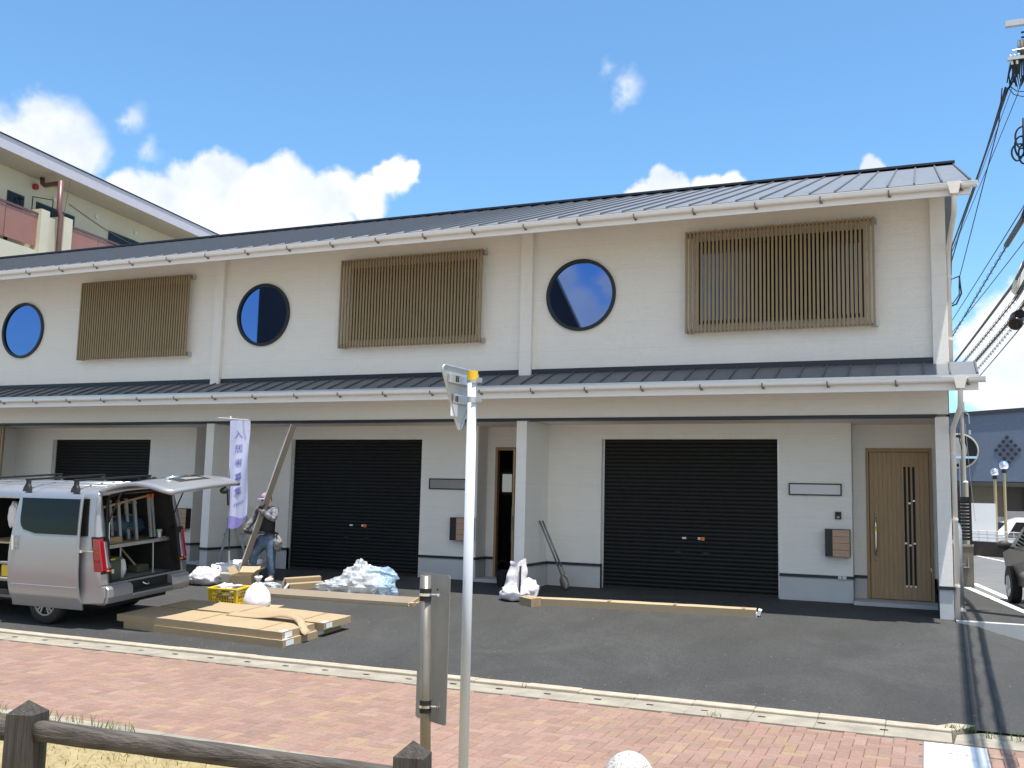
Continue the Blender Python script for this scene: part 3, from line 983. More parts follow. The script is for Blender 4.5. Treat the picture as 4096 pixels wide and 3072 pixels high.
b.box(-9.7, -6.5, 20.5, 20.6, .06, 2.9); b.box(-9.7, -6.5, YD + .1, 20.5, 2.6, 2.63); b.box(-9.7, -7.57, YD + .095, YD + .099, .06, 2.6)
rm = b.build('hallway', 'hall_brown', bld)
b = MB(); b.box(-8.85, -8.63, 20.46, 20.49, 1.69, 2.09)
b.build('hallway_window', mat('daylit_pane', (.6, .62, .6), .4, emit=(.8, .85, .8, .16)), rm)  # pane glows by itself, standing in for daylight from outside
# plain door of the third unit (its face is hidden behind the van)
b = MB(); b.box(-14.15, -13.25, YD + .02, YD + .06, .1, 2.46)
b.build('front_door', 'door_wood', bld)
# steps
for a, d in ((-1.09, .128), (-7.71, -6.51), (-14.36, -13.205)):
    b = MB(); b.box(a, d, 16.52, YD + .08, -.1, .085)
    b.build('door_step', 'concrete_new', bld, bevel=.006)

# round windows
def round_window(x, z, r):
    n = 64
    b = MB()
    for (ra, rb, ya, yb) in ((r, r - .055, YU - .045, YU - .045), (r - .055, r - .055, YU - .045, YU - .006), (r, r, YU - .045, YU)):
        vs = []
        for k in range(n):
            g = 2 * pi * k / n
            vs.append((x + ra * cos(g), ya, z + ra * sin(g))); vs.append((x + rb * cos(g), yb, z + rb * sin(g)))
        b.add(vs, [(2 * k, 2 * k + 1, 2 * ((k + 1) % n) + 1, 2 * ((k + 1) % n)) for k in range(n)])
    f = b.build('round_window', 'bronze', bld)
    f.data.materials[0] = MT['black']
    b = MB()
    b.add([(x + (r - .05) * cos(2 * pi * k / n), YU - .008, z + (r - .05) * sin(2 * pi * k / n)) for k in range(n)], [list(range(n))])
    b.build('window_pane', 'mirror_glass', f)


for x, z in ((-5.392, 5.055), (-12.01, 5.045), (-18.54, 5.02)):
    round_window(x, z, .625)

# slatted screens over the upper windows
def lattice(x0, x1, z0, z1, win=True):
    if win:
        b = MB()
        wx0, wx1, wz0, wz1 = x0 + .17, x1 - .17, z0 + .165, z1 - .15
        t = .055
        b.box(wx0, wx1, YU - .035, YU - .004, wz0, wz0 + t); b.box(wx0, wx1, YU - .035, YU - .004, wz1 - t, wz1)
        for xx in (wx0, (wx0 + wx1) / 2 - t / 2, wx1 - t):
            b.box(xx, xx + t, YU - .035, YU - .004, wz0 + t, wz1 - t)
        w = b.build('window', 'bronze', bld)
        b = MB()
        for a, c in ((wx0 + t, (wx0 + wx1) / 2 - t / 2), ((wx0 + wx1) / 2 + t / 2, wx1 - t)):
            b.add([(a, YU - .014, wz0 + t), (c, YU - .014, wz0 + t), (c, YU - .014, wz1 - t), (a, YU - .014, wz1 - t)], [(0, 1, 2, 3)])
        build_parts(b, 'window_pane', 'lattice_glass', w)
    b = MB()
    n = 46
    p = (x1 - x0 - .036) / n
    for k in range(n + 1):
        b.box(x0 + k * p, x0 + k * p + .034, YU - .160, YU - .132, z0, z1)
    for zz in (z0 + .012, z1 - .045):
        b.box(x0 + .01, x1 - .01, YU - .131, YU - .106, zz, zz + .028)
    o = b.build('lattice_screen', 'wood_slat', bld)
    b = MB()
    for xx in (x0 + .06, x1 - .01):
        for zz in (z0 + .005, z1 - .085):
            b.box(xx - .045, xx + .045, YU - .104, YU - .001, zz, zz + .08)
    build_parts(b, 'screen_bracket', 'steel', o)


lattice(-3.55, -.645, 4.283, 5.966)
lattice(-10.16, -7.205, 4.287, 5.975)
lattice(-16.73, -13.78, 4.273, 5.955)

# upper roof
EY, EZ, RY, RZ, XV = 14.5, 6.09, 21.25, 8.53, .669
rs = (RZ - EZ) / (RY - EY)
b = MB()
b.prism([(EY, EZ), (RY, RZ), (28.6, RZ - rs * 7.35), (28.6, RZ - rs * 7.35 - .05), (RY, RZ - .06), (EY, EZ - .035)], lambda a, c, d: (d, a, c), XL - .33, XV)
k = 0
x = XV - .02
while x > XL - .3:
    b.prism([(EY - .012, EZ + .024), (RY, RZ + .028), (RY, RZ + .0), (EY - .012, EZ - .035)], lambda a, c, d: (d, a, c), x - .012, x + .012, m=1)
    x -= .355
rf = b.build('main_roof', ['roof', 'roof_seam'], bld)
b = MB()
b.prism([(RY - .14, RZ + .0), (RY - .14, RZ + .045), (RY, RZ + .085), (RY + .14, RZ + .045), (RY + .14, RZ)], lambda a, c, d: (d, a, c), XL - .34, XV + .01)
b.build('ridge_cap', 'roof_dark', rf)
# fascia, soffit, verge boards
b = MB()
b.box(XL - .32, XV - .012, EY + .02, EY + .055, 5.895, 6.052)
b.build('fascia', 'whitetrim', bld)
b = MB()
b.prism([(EY + .056, 5.90), (YU + .02, 5.90 + .34 * 1.15), (YU + .02, 5.93 + .34 * 1.15), (EY + .056, 5.93)], lambda a, c, d: (d, a, c), XL - .30, XV - .04)
b.build('soffit', 'soffit', bld)
b = MB()
b.prism([(EY + .056, 5.895), (EY + .056, EZ - .02), (RY, RZ - .065), (RY, RZ - .24)], lambda a, c, d: (d, a, c), XV - .038, XV - .012)
b.build('verge_board', 'whitetrim', bld)


def gutter(x0, x1, y, z, bx):
    """open box gutter with its lip at height z, in front of y"""
    b = MB()
    prof = [(y, z - .004), (y, z - .036)] + arc(y - .045, z - .036, .045, 0, -180, 12)[1:] + [(y - .090, z - .010), (y - .097, z - .010), (y - .097, z), (y - .085, z), (y - .085, z - .036)] + arc(y - .045, z - .036, .039, -180, 0, 10)[1:] + [(y - .006, z - .004)]
    n = len(prof)
    vs = [(x0, a, c) for a, c in prof] + [(x1, a, c) for a, c in prof]
    b.add(vs, [(i, (i + 1) % n, n + (i + 1) % n, n + i) for i in range(n)])
    for xx in (x0, x1):
        b.box(xx - .004, xx + .004, y - .089, y - .001, z - .079, z - .004)
    o = b.build('gutter', 'whitetrim', bld)
    b = MB()
    x = bx
    while x > x0:
        b.prism([(y - .101, z - .03), (y - .0975, z - .03), (y - .0975, z - .0825), (y + .001, z - .0825), (y + .001, z - .112), (y - .022, z - .112), (y - .022, z - .088), (y - .101, z - .088)], lambda a, c, d: (d, a, c), x - .009, x + .009)
        b.box(x + .0095, x + .032, y - .022, y - .001, z - .112, z - .096)
        x -= .93
    build_parts(b, 'gutter_bracket', 'bracket', o)
    return o


gutter(XL - .36, .738, EY + .019, 6.055, .53)
# lower roof
LY, LZ, LT = 14.9, 3.435, .708
ls = .365
b = MB()
b.prism([(LY, LZ), (YU + .0, LZ + ls * (YU - LY)), (YU + .0, LZ + ls * (YU - LY) - .04), (LY, LZ - .035)], lambda a, c, d: (d, a, c), XL - .33, LT)
x = LT - .02
while x > XL - .3:
    b.prism([(LY - .012, LZ + .024), (YU - .03, LZ + ls * (YU - .03 - LY) + .026), (YU - .03, LZ + ls * (YU - .03 - LY)), (LY - .012, LZ - .035)], lambda a, c, d: (d, a, c), x - .011, x + .011, m=1)
    x -= .3425
prf = b.build('porch_roof', ['roof', 'roof_seam'], bld)
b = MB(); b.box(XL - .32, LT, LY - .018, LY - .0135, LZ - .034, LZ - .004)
b.build('lit_eave_edge', 'alu', prf)  # paler strip paints the light caught by the roof's front edge
b = MB()
b.box(XL, .13, YU - .034, YU - .003, 3.655, 3.79)
b.build('roof_flashing', 'roof_dark', bld)
b = MB(); b.box(XL - .32, LT - .012, LY + .02, LY + .055, 3.215, 3.397)
b.build('fascia', 'whitetrim', bld)
b = MB()
b.prism([(LY + .056, 3.217), (YB - .002, 3.217 + .3 * .65), (YB - .002, 3.245 + .3 * .65), (LY + .056, 3.247)], lambda a, c, d: (d, a, c), XL - .3, LT - .04)
b.build('soffit', 'soffit', bld)
b = MB()
b.prism([(LY + .056, 3.215), (LY + .056, LZ - .03), (YU, LZ + ls * (YU - LY) - .045), (YU, 3.45)], lambda a, c, d: (d, a, c), LT - .038, LT - .012)
b.build('verge_board', 'whitetrim', bld)
gutter(XL - .36, .785, LY + .019, 3.395, .56)


def downpipe(x, yg, zg, ztop, zbot, xs_, ys_):
    b = MB()
    b.prism([(-.085, 0), (.085, 0), (.065, -.11), (.05, -.17), (-.05, -.17), (-.065, -.11)], lambda a, c, d: (x + a, yg + d, zg + c), -.125, .015)
    b.tube([(x, yg - .05, zg - .16), (x, yg - .05, zg - .24), (x - .005, yg + .04, zg - .42), (xs_, ys_ - .12, ztop + .18), (xs_, ys_, ztop), (xs_, ys_, zbot)], .036, 12)
    o = b.build('downpipe', 'pipe', bld, smooth=True)
    for p in o.data.polygons: p.use_smooth = len(p.vertices) == 4
    b = MB()
    zz = ztop - .2
    while zz > zbot + .2:
        b.cyl((xs_, ys_, zz), (xs_, ys_, zz + .03), .042, 12)
        zz -= .95
    build_parts(b, 'pipe_clip', 'pipe', o)


downpipe(.445, EY + .02, 6.06, 5.2, 3.70, .374, 15.76)
downpipe(.465, LY + .02, 3.40, 2.55, -.1, .374, 15.68)

# sign plates, intercoms, mailboxes: fixed on the wall
def name_plate(x0, x1, z0, z1, m, label):
    t = thing('sign_plate', label, 'sign', ((x0 + x1) / 2, YW, z0), group='blank sign plates beside the shutters')
    b = MB(); f = .02
    b.box(x0, x1, YW - .03, YW - .002, z0, z0 + f); b.box(x0, x1, YW - .03, YW - .002, z1 - f, z1)
    b.box(x0, x0 + f, YW - .03, YW - .002, z0 + f, z1 - f); b.box(x1 - f, x1, YW - .03, YW - .002, z0 + f, z1 - f)
    b.build('frame', 'black', t)
    b = MB(); b.box(x0 + f, x1 - f, YW - .02, YW - .002, z0 + f, z1 - f)
    b.build('panel', m, t)


name_plate(-2.085, -1.258, 1.725, 1.922, 'plate_white', 'long blank white plate in black frame on wall right of the right shutter')
name_plate(-8.73, -7.90, 1.695, 1.90, 'plate_grey', 'long blank grey plate in black frame on wall right of the middle shutter')


def mailbox(x0, x1, z0, z1, label):
    t = thing('mailbox', label, 'mailbox', ((x0 + x1) / 2, YW, z0), group='mailboxes on the porch walls')
    b = MB(); b.box(x0, x1, YW - .145, YW - .002, z0, z1)
    b.build('case', 'black', t, bevel=.004)
    b = MB()
    xs_ = x0 + (x1 - x0) * .31
    n = 4
    for k in range(n):
        h = (z1 - z0 - .012) / n
        b.box(xs_, x1 - .006, YW - .156, YW - .146, z0 + .006 + k * h, z0 + .006 + (k + 1) * h - .005)
    b.build('front_panel', mat('mailbox_wood', (.42, .27, .18), .5, var=.15, vscale=4, vstretch=(.6, 6, 10)), t)


mailbox(-1.515, -1.135, .762, 1.197, 'black and wood mailbox on the white wall beside the closed oak door')
mailbox(-8.205, -7.755, .757, 1.180, 'black and wood mailbox on the wall behind the pale triangular sign pole')
mailbox(-14.82, -14.40, .757, 1.180, 'black mailbox on the porch wall seen just behind the van')
t = thing('intercom', 'small black intercom above the mailbox near the closed oak door', 'intercom', (-1.31, YW, 1.35))
b = MB(); b.box(-1.365, -1.27, YW - .035, YW - .002, 1.352, 1.473)
b.build('case', 'black', t, bevel=.004)
b = MB(); b.box(-1.345, -1.29, YW - .038, YW - .036, 1.425, 1.455)
b.build('camera_window', 'dark_glass', t)
b = MB(); b.box(-1.335, -1.30, YW - .040, YW - .036, 1.37, 1.40)
b.build('call_button', 'plate_grey', t)
t = thing('outdoor_outlet', 'small white outlet covers on the plinth band near the closed oak door', 'outlet', (-1.3, YW, .4))
b = MB(); b.box(-1.33, -1.28, YW - .032, YW - .0185, .405, .455); b.box(-1.265, -1.205, YW - .032, YW - .0185, .405, .455)
b.build('cover', 'plate_white', t)

# tan slatted screen at the far left porch
b = MB()
for k in range(14):
    x = -20.0 + k * .068
    b.box(x, x + .045, 15.80, 15.85, .02, 2.89)
for zz in (.4, 1.5, 2.6):
    b.box(-20.0, -19.08, 15.851, 15.875, zz, zz + .06)
b.build('slatted_screen', 'wood_slat', label='tall tan slatted screen standing at the left end porch behind the van', cat='screen')

# ================================================================== VAN
TH = atan(SLOPE)
VX, VY = -10.551, 10.58
van = thing('van', 'silver van parked on the forecourt with its tailgate raised and side door slid open', 'van', (VX, VY, -.384), (TH, 0, 0))
VMAT = Matrix.Translation((VX, VY, -.384)) @ Euler((TH, 0, 0)).to_matrix().to_4x4()


def vp(u, v, w):      # u forward from the rear, v across from the near side, w up
    return Vector((-u, v, w))


def vw(u, v, w):
    return VMAT @ vp(u, v, w)


VW = 1.695
SIDE = [(.07, .33), (.03, .42), (.0, .62), (-.005, .80), (0.0, 1.0), (.008, 1.12), (.03, 1.27), (.065, 1.52), (.115, 1.78), (.135, 1.85), (.165, 1.895), (.26, 1.935), (.45, 1.965), (.65, 1.98), (VW / 2, 1.985)]
US = [0, .12, .45, 1.0, 1.70, 2.30, 2.95, 3.5, 3.95, 4.3, 4.55, 4.66]


def u_of(u, w):
    r0 = .03 + .17 * max(0, (w - .75) / 1.2)
    fi = .02 + max(0, (w - 1.0)) * 1.0 + max(0, w - 1.75) * .3
    return r0 + (u / 4.66) * (4.66 - fi - r0)


def body_strip(far):
    b = MB()
    P = SIDE
    for i in range(len(US) - 1):
        for j in range(len(P) - 1):
            u0, u1 = US[i], US[i + 1]
            w0, w1 = P[j][1], P[j + 1][1]
            wm = (w0 + w1) / 2
            if not far and 1.70 <= u0 < 2.95 and .42 <= wm < 1.78:
                continue            # side door opening
            if not far and u0 == .45 and 1.27 <= wm < 1.78:
                pass
            if far and .12 <= u0 < 2.95 and 1.27 <= wm < 1.78 and u0 not in (1.70,):
                continue            # far windows
            if not far and u0 == .12 and 1.27 <= wm < 1.78:
                pass
            # wheel arches
            if (.85 > u0 >= .45 or 3.5 <= u0 < 3.95) and wm < .5 and False:
                continue
            q = []
            for u, (v, w) in ((u0, P[j]), (u1, P[j]), (u1, P[j + 1]), (u0, P[j + 1])):
                vv = VW - v if far else v
                q.append(vp(u_of(u, w), vv, w))
            b.add(q, [(0, 1, 2, 3)])
    return b


b = body_strip(False)
b2 = body_strip(True)
b.add(b2.v, b2.f)
# front end
for j in range(len(SIDE) - 1):
    (v0, w0), (v1, w1) = SIDE[j], SIDE[j + 1]
    if v1 > VW / 2: continue
    b.add([vp(u_of(4.66, w0), v0, w0), vp(u_of(4.66, w0), VW - v0, w0), vp(u_of(4.66, w1), VW - v1, w1), vp(u_of(4.66, w1), v1, w1)], [(0, 1, 2, 3)])
# rear frame: pillars, header, sill
PI_ = [(v, w) for v, w in SIDE if w >= .61]
for far in (0, 1):
    for j in range(len(PI_) - 1):
        (v0, w0), (v1, w1) = PI_[j], PI_[j + 1]
        if v1 > .2: break
        a0, a1 = max(.15, v0 + .02), max(.15, v1 + .02)
        q = [(v0, w0), (a0, w0), (a1, w1), (v1, w1)]
        b.add([vp(u_of(0, w), VW - v if far else v, w) for v, w in q], [(0, 1, 2, 3)])
hd = [(v, w) for v, w in SIDE if w >= 1.85]
hd = hd + [(VW - v, w) for v, w in reversed(hd[:-1])]
b.add([vp(u_of(0, w), v, w) for v, w in hd] + [vp(u_of(0, 1.85), hd[0][0], 1.85)], [list(range(len(hd)))])
b.add([vp(.035, 0.02, .48), vp(.035, VW - .02, .48), vp(.035, VW - .02, .625), vp(.035, 0.02, .625)], [(0, 1, 2, 3)])
body = b.build('body', ['van'], van, smooth=True, local=True, solid=.025)
md = body.modifiers.new('wn', 'WEIGHTED_NORMAL')
# inner lining
b = MB()
IN = [(.10, .60), (.09, 1.0), (.10, 1.27), (.13, 1.52), (.175, 1.80), (.30, 1.88), (VW / 2, 1.925)]
full = IN + [(VW - v, w) for v, w in reversed(IN[:-1])]
for i, (u0, u1) in enumerate(((.08, .75), (.75, 1.70), (1.70, 2.95), (2.95, 3.3))):
    for j in range(len(full) - 1):
        if i == 2 and j < 4:
            continue
        q = []
        for u, (v, w) in ((u0, full[j]), (u1, full[j]), (u1, full[j + 1]), (u0, full[j + 1])):
            q.append(vp(u + (.17 * max(0, (w - .75) / 1.2) if u < .5 else 0), v, w))
        b.add(q, [(0, 1, 2, 3)])
b.add([vp(3.3, .1, .5), vp(3.3, VW - .1, .5), vp(3.3, VW - .15, 1.8), vp(3.3, .15, 1.8)], [(0, 1, 2, 3)])
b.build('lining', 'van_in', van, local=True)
b = MB()
b.box(-3.3, -.06, .05, VW - .05, .57, .612)
b.build('load_floor', 'van_floor', van, local=True, bevel=.006)
b = MB()
b.box(-.10, -.04, .16, VW - .16, .613, .635)
b.build('sill_plate', 'van_black', van, local=True, bevel=.006)
b = MB()
b.box(-2.95, -1.70, .02, .10, .38, .45)
b.build('step_board', 'van_black', van, local=True)
b = MB()
b.box(-4.55, -.2, .25, VW - .25, .26, .56)
b.build('underbody', 'seal', van, local=True)

# windows: rear quarter panes and front door pane
def side_pane(u0, u1, far, w0=1.285, w1=1.80, name='side_window', off=.004, m='dark_glass'):
    b = MB()
    def sidev(w):
        for (va, wa), (vb, wb) in zip(SIDE, SIDE[1:]):
            if wa <= w <= wb: return va + (vb - va) * (w - wa) / (wb - wa)
    vs = []
    n = 6
    for k in range(n + 1):
        w = w0 + (w1 - w0) * k / n
        v = sidev(w) - off
        vs += [vp(u0(w) if callable(u0) else u0, VW - v if far else v, w), vp(u1(w) if callable(u1) else u1, VW - v if far else v, w)]
    b.add(vs, [(2 * k, 2 * k + 1, 2 * k + 3, 2 * k + 2) for k in range(n)])
    return b.build(name, m, van, local=True)


side_pane(lambda w: .31 + .12 * (w - 1.285), 1.02, False)
side_pane(3.05, lambda w: 3.95 - max(0, w - 1.3) * .55, False)
for a, c in ((.4, 1.6), (1.8, 2.85)):
    side_pane(a, c, True, off=.012, m='dark_glass')
side_pane(3.05, lambda w: 3.95 - max(0, w - 1.3) * .55, True)
b = MB()
b.add([vp(u_of(4.66, 1.15) + .01, .14, 1.15), vp(u_of(4.66, 1.15) + .01, VW - .14, 1.15), vp(u_of(4.66, 1.78) + .012, VW - .2, 1.78), vp(u_of(4.66, 1.78) + .012, .2, 1.78)], [(0, 1, 2, 3)])
b.build('windscreen', 'dark_glass', van, local=True)

# sliding door, slid back along the side
DV = -.085
def doorv(w):
    for (va, wa), (vb, wb) in zip(SIDE, SIDE[1:]):
        if wa <= w <= wb: return va + (vb - va) * (w - wa) / (wb - wa) + DV
    return SIDE[0][0] + DV
b = MB()
WS = [.25, .33, .40, .47, .50, .62, .80, .95, 1.0, 1.02, 1.15, 1.28, 1.45, 1.62, 1.80, 1.865]
UD = [.39, .42, .8, 1.2, 1.6, 1.70, 1.735]
def dp(u, w):
    e = 0.0
    if w < .42: e = (.42 - w) * .15
    if abs(w - .985) < .05: e += .006
    lean = .055 * max(0, (w - 1.0)) if u < .6 else (-.11 * max(0, (w - 1.0)) if u > 1.5 else 0)
    return vp(u + lean, doorv(max(w, .335)) + e, w)
for i in range(len(UD) - 1):
    for j in range(len(WS) - 1):
        b.add([dp(UD[i], WS[j]), dp(UD[i + 1], WS[j]), dp(UD[i + 1], WS[j + 1]), dp(UD[i], WS[j + 1])], [(0, 1, 2, 3)])
door = b.build('sliding_door', 'van', van, smooth=True, local=True, solid=.035, bevel=.006)
# window of the sliding door with one rounded corner
b = MB()
poly = [(.43, 1.285), (1.22, 1.30)] + [(1.36 + .20 * sin(radians(a)), 1.52 - .205 * cos(radians(a))) for a in (10, 25, 40, 55, 70, 85)] + [(1.572, 1.72), (1.585, 1.80), (.51, 1.80)]
def dwin(a, c, off): return vp(a, doorv(c) - off, c)
inner = [dwin(a, c, .006) for a, c in poly]
ctr = sum(inner, Vector()) / len(inner)
# triangulated fan in three rows would bow: use a strip between left and right edge instead
rows = 10
vs = []
def edges(w):
    # largest u on this height
    hi = 1.0
    pts = poly[1:-1]
    for (ua, wa), (ub, wb) in zip(pts, pts[1:]):
        if min(wa, wb) <= w <= max(wa, wb) and wb != wa:
            hi = ua + (ub - ua) * (w - wa) / (wb - wa)
    return .43 + .06 * (w - 1.285), hi
for k in range(rows + 1):
    w = 1.301 + (1.799 - 1.301) * k / rows
    lo, hi = edges(w)
    vs += [dwin(lo, w, .006), dwin(hi, w, .006)]
b.add(vs, [(2 * k, 2 * k + 1, 2 * k + 3, 2 * k + 2) for k in range(rows)])
b.build('door_window', 'dark_glass', door, local=True)
b = MB()
b.box(-1.615, -1.575, DV - .045, DV - .02, 1.06, 1.28)
b.cyl((-1.595, DV - .03, 1.09), (-1.595, DV + .01, 1.09), .018); b.cyl((-1.595, DV - .03, 1.25), (-1.595, DV + .01, 1.25), .018)
b.build('door_handle', 'chrome', door, local=True, bevel=.006)
b = MB()
b.tube([dp(.40, .575) + Vector((0, -.004, 0)), dp(1.72, .575) + Vector((0, -.004, 0))], .008, 6)
b.build('door_moulding', 'van', door, local=True)
b = MB()
b.box(-1.0, -.08, -.008, .004, 1.075, 1.085)
b.box(-.42, -.34, DV + .03, -.002, 1.06, 1.10)
b.build('slide_rail', 'chrome', van, local=True)

# bumper
b = MB()
b.prism([(.14, .33), (-.05, .36), (-.075, .45), (-.07, .56), (-.03, .595), (.14, .60)], lambda a, c, d: (-a, d, c), .03, .50)
b.prism([(.14, .33), (-.05, .36), (-.075, .45), (-.07, .56), (-.03, .595), (.14, .60)], lambda a, c, d: (-a, d, c), VW - .40, VW - .03)
b.prism([(.14, .33), (-.05, .36), (-.075, .42), (-.07, .445), (.14, .45)], lambda a, c, d: (-a, d, c), .50, VW - .40)
b.prism([(.45, .33), (.0, .36), (-.03, .45), (-.03, .60), (.45, .60)], lambda a, c, d: (-a, d, c), .005, .035)
bp_ = b.build('rear_bumper', 'van', van, local=True, bevel=.025)
b = MB()
b.box(-.03, .06, .505, VW - .405, .452, .47)
for k in range(6):
    b.box(-.025 + k * .014, -.018 + k * .014, .53, VW - .43, .471, .478)
b.build('bumper_step', 'van_black', bp_, local=True, bevel=.004)
b = MB()
b.box(-.12, -.028, .505, VW - .405, .472, .60)
b.build('bumper_recess', 'seal', bp_, local=True)
b = MB()
b.tube([(.0, VW / 2 - .10, .56), (.03, VW / 2 - .06, .53), (.03, VW / 2, .53), (0, VW / 2 + .02, .56)], .014, 8)
b.build('tailgate_latch', 'chrome', van, local=True, smooth=True)
# tail lamps
for far in (0, 1):
    f = (lambda v: VW - v) if far else (lambda v: v)
    b = MB()
    def lamp(mb, va, vb, d0, w0, w1):
        ys_ = sorted((f(va), f(vb)))
        k0, k1 = u_of(0, w0), u_of(0, w1)
        mb.prism([(k0 + .13, w0), (k0 - d0 + .012, w0), (k0 - d0, w0 + .03), (k1 - d0, w1 - .04), (k1 - d0 + .02, w1), (k1 + .10, w1)], lambda a, c, d: (-a, d, c), ys_[0], ys_[1])
    lamp(b, -.008, .06 if far else .085, .02 if far else .030, .79, 1.26)
    lo = b.build('tail_lamp', 'red_lens', van, local=True, bevel=.015)
    b = MB()
    lamp(b, .062 if far else .087, .11 if far else .175, .016 if far else .024, .82, 1.23)
    b.build('clear_lens', 'clear_lens', lo, local=True, bevel=.01)
    b = MB()
    ys_ = sorted((f(.09), f(.16)))
    b.box(-.06, -.005, ys_[0], ys_[1], .79, .817)
    b.build('turn_lens', 'orange', lo, local=True, bevel=.008)
    b = MB()
    ys_ = sorted((f(-.004), f(.18)))
    b.prism([(.15, .77), (u_of(0, .77) - .010, .77), (u_of(0, 1.28) - .010, 1.28), (.22, 1.28)], lambda a, c, d: (-a, d, c), ys_[0], ys_[1])
    b.build('lamp_bezel', 'seal', lo, local=True)
# seals and pillar trim round the opening
b = MB()
rim = [(.16, .63), (.155, 1.0), (.16, 1.27), (.19, 1.52), (.235, 1.78), (.30, 1.84), (.6, 1.87), (VW / 2, 1.875)]
rim = rim + [(VW - v, w) for v, w in reversed(rim[:-1])]
b.tube([vp(u_of(0, w) - .012, v, w) for v, w in rim], .022, 8)
b.build('opening_seal', 'seal', van, smooth=True, local=True)
b = MB()
b.tube([vp(.10, .20, 1.1), vp(.12, .22, 1.45)], .008, 8); b.sphere(vp(.12, .22, 1.46), .02, 8, 6)
b.build('grab_bar', 'chrome', van, local=True)

# raised tailgate
gate = None
def gp(a, s):
    """a 0..1 from hinge to lower edge, s 0..1 across from near to far"""
    u = .16 - 1.34 * a
    w = 1.955 + (.075 + .05 * s) * a + .10 * sin(pi * min(1, a * 1.0)) - .075 * a * a - .03 * (2 * s - 1) ** 2
    ins = .06 + .0 * a + (.05 * max(0, (a - .85) / .15) ** 2)
    u += .10 * (2 * s - 1) ** 2 * a
    return vp(u, ins + (VW - 2 * ins) * s, w)
b = MB()
b.grid(lambda a, s: gp(a, s), 16, 14)
gate = b.build('tailgate', 'van', van, smooth=True, local=True, solid=.045)
b = MB()
b.grid(lambda a, s: gp(.06 + .36 * a, .09 + .82 * s) + Vector((0, 0, .006)), 8, 8)
b.build('rear_window', 'dark_glass', gate, smooth=True, local=True)
b = MB()
b.grid(lambda a, s: gp(.62 + .16 * a, .30 + .40 * s) + Vector((0, 0, .005)), 3, 6)
b.build('plate_recess', 'van_black', gate, smooth=True, local=True)
b = MB()
b.grid(lambda a, s: gp(.66 + .09 * a, .39 + .22 * s) + Vector((0, 0, .012)), 3, 6)
b.build('licence_plate', 'plate_grey', gate, local=True)
b = MB()
b.tube([gp(.61, .28) + Vector((0, 0, .015)), gp(.60, .5) + Vector((0, 0, .018)), gp(.61, .72) + Vector((0, 0, .015))], .022, 8)
b.build('chrome_garnish', 'chrome', gate, smooth=True, local=True)
b = MB()
b.sphere(gp(.20, .5) + Vector((0, 0, .03)), .05, 10, 6, sc=(1.2, .3, .5))
b.tube([gp(.06, .5) + Vector((0, 0, .02)), gp(.3, .22) + Vector((0, 0, .03))], .008, 6)
b.build('wiper', 'van_black', gate, local=True)
b = MB()
q = gp(.98, .72)
b.sphere(q + Vector((-.02, .0, -.11)), .055, 12, 8, sc=(1, 1.5, .9))
b.tube([q + Vector((0, 0, -.02)), q + Vector((-.02, 0, -.08))], .015, 6)
b.build('under_mirror', 'van_black', gate, smooth=True, local=True)
b = MB()
b.bar(q + Vector((-.01, .06, -.10)), q + Vector((-.01, .07, -.33)), .03, .008)
b.build('pull_strap', 'van_black', gate, local=True)
for v in (.20, VW - .20):
    b = MB(); b.tube([vp(.12, v, 1.45), vp(-.12, v, 1.90)], .011, 8)
    b.build('gas_strut', 'black', van, local=True)

# wheels
def wheel(u, v):
    b = MB()
    R, r = .325, .2
    prof = [(r - .01, -.085), (R - .03, -.095), (R, -.07), (R, .07), (R - .03, .095), (r - .01, .085)]
    n = 32
    base = []
    for (rr, y) in prof:
        for k in range(n):
            g = 2 * pi * k / n
            base.append(vp(u, v, .325) + Vector((rr * cos(g), y, rr * sin(g))))
    fs = [(i * n + k, i * n + (k + 1) % n, (i + 1) * n + (k + 1) % n, (i + 1) * n + k) for i in range(len(prof) - 1) for k in range(n)]
    b.add(base, fs)
    w = b.build('wheel', 'tyre', van, smooth=True, local=True)
    b = MB()
    s = -1 if v < .8 else 1
    c = vp(u, v + s * .07, .325)
    b.tube([c + Vector((.195 * cos(2 * pi * k / 28), s * .01, .195 * sin(2 * pi * k / 28))) for k in range(28)], .016, 8, closed=True)
    for k in range(5):
        for d in (-.13, .13):
            g = 2 * pi * k / 5 + d + .3
            b.bar(c + Vector((.045 * cos(g), 0, .045 * sin(g))), c + Vector((.19 * cos(g + d * .3), s * .005, .19 * sin(g + d * .3))), .028, .02, upv=(0, 1, 0))
    b.cyl(c + Vector((0, -.02, 0)), c + Vector((0, s * .015, 0)), .05, 14)
    b.build('rim', 'rim_alloy', w, local=True)
    b = MB(); b.cyl(c + Vector((0, -s * .05, 0)), c + Vector((0, -s * .02, 0)), .2, 20)
    b.build('brake_disc', 'van_black', w, local=True)


for u in (1.13, 3.72):
    for v in (.12, VW - .12):
        wheel(u, v)
# roof racks
for u in (.66, 1.60, 2.53):
    b = MB()
    b.bar(vp(u, .10, 2.055), vp(u, VW - .10, 2.055), .045, .03)
    rk = b.build('roof_bar', 'black', van, local=True, bevel=.006)
    for s, v in ((1, .14), (-1, VW - .14)):
        b = MB()
        b.prism([(-.075, 1.885), (.075, 1.885), (.06, 1.95), (.03, 1.99), (.028, 2.04), (-.028, 2.04), (-.03, 1.99), (-.06, 1.95)], lambda a, c, d: (-u + a, v + d - s * .03 * (2.0 - c) / .1 * .6, c), -.028, .028)
        b.build('rack_foot', 'black' if False else 'van_black', rk, local=True, bevel=.01)
        b = MB(); b.box(-u + .029, -u + .034, v - .015, v + .015, 1.955, 1.985)
        b.build('rack_lock', 'yellow', rk, local=True)
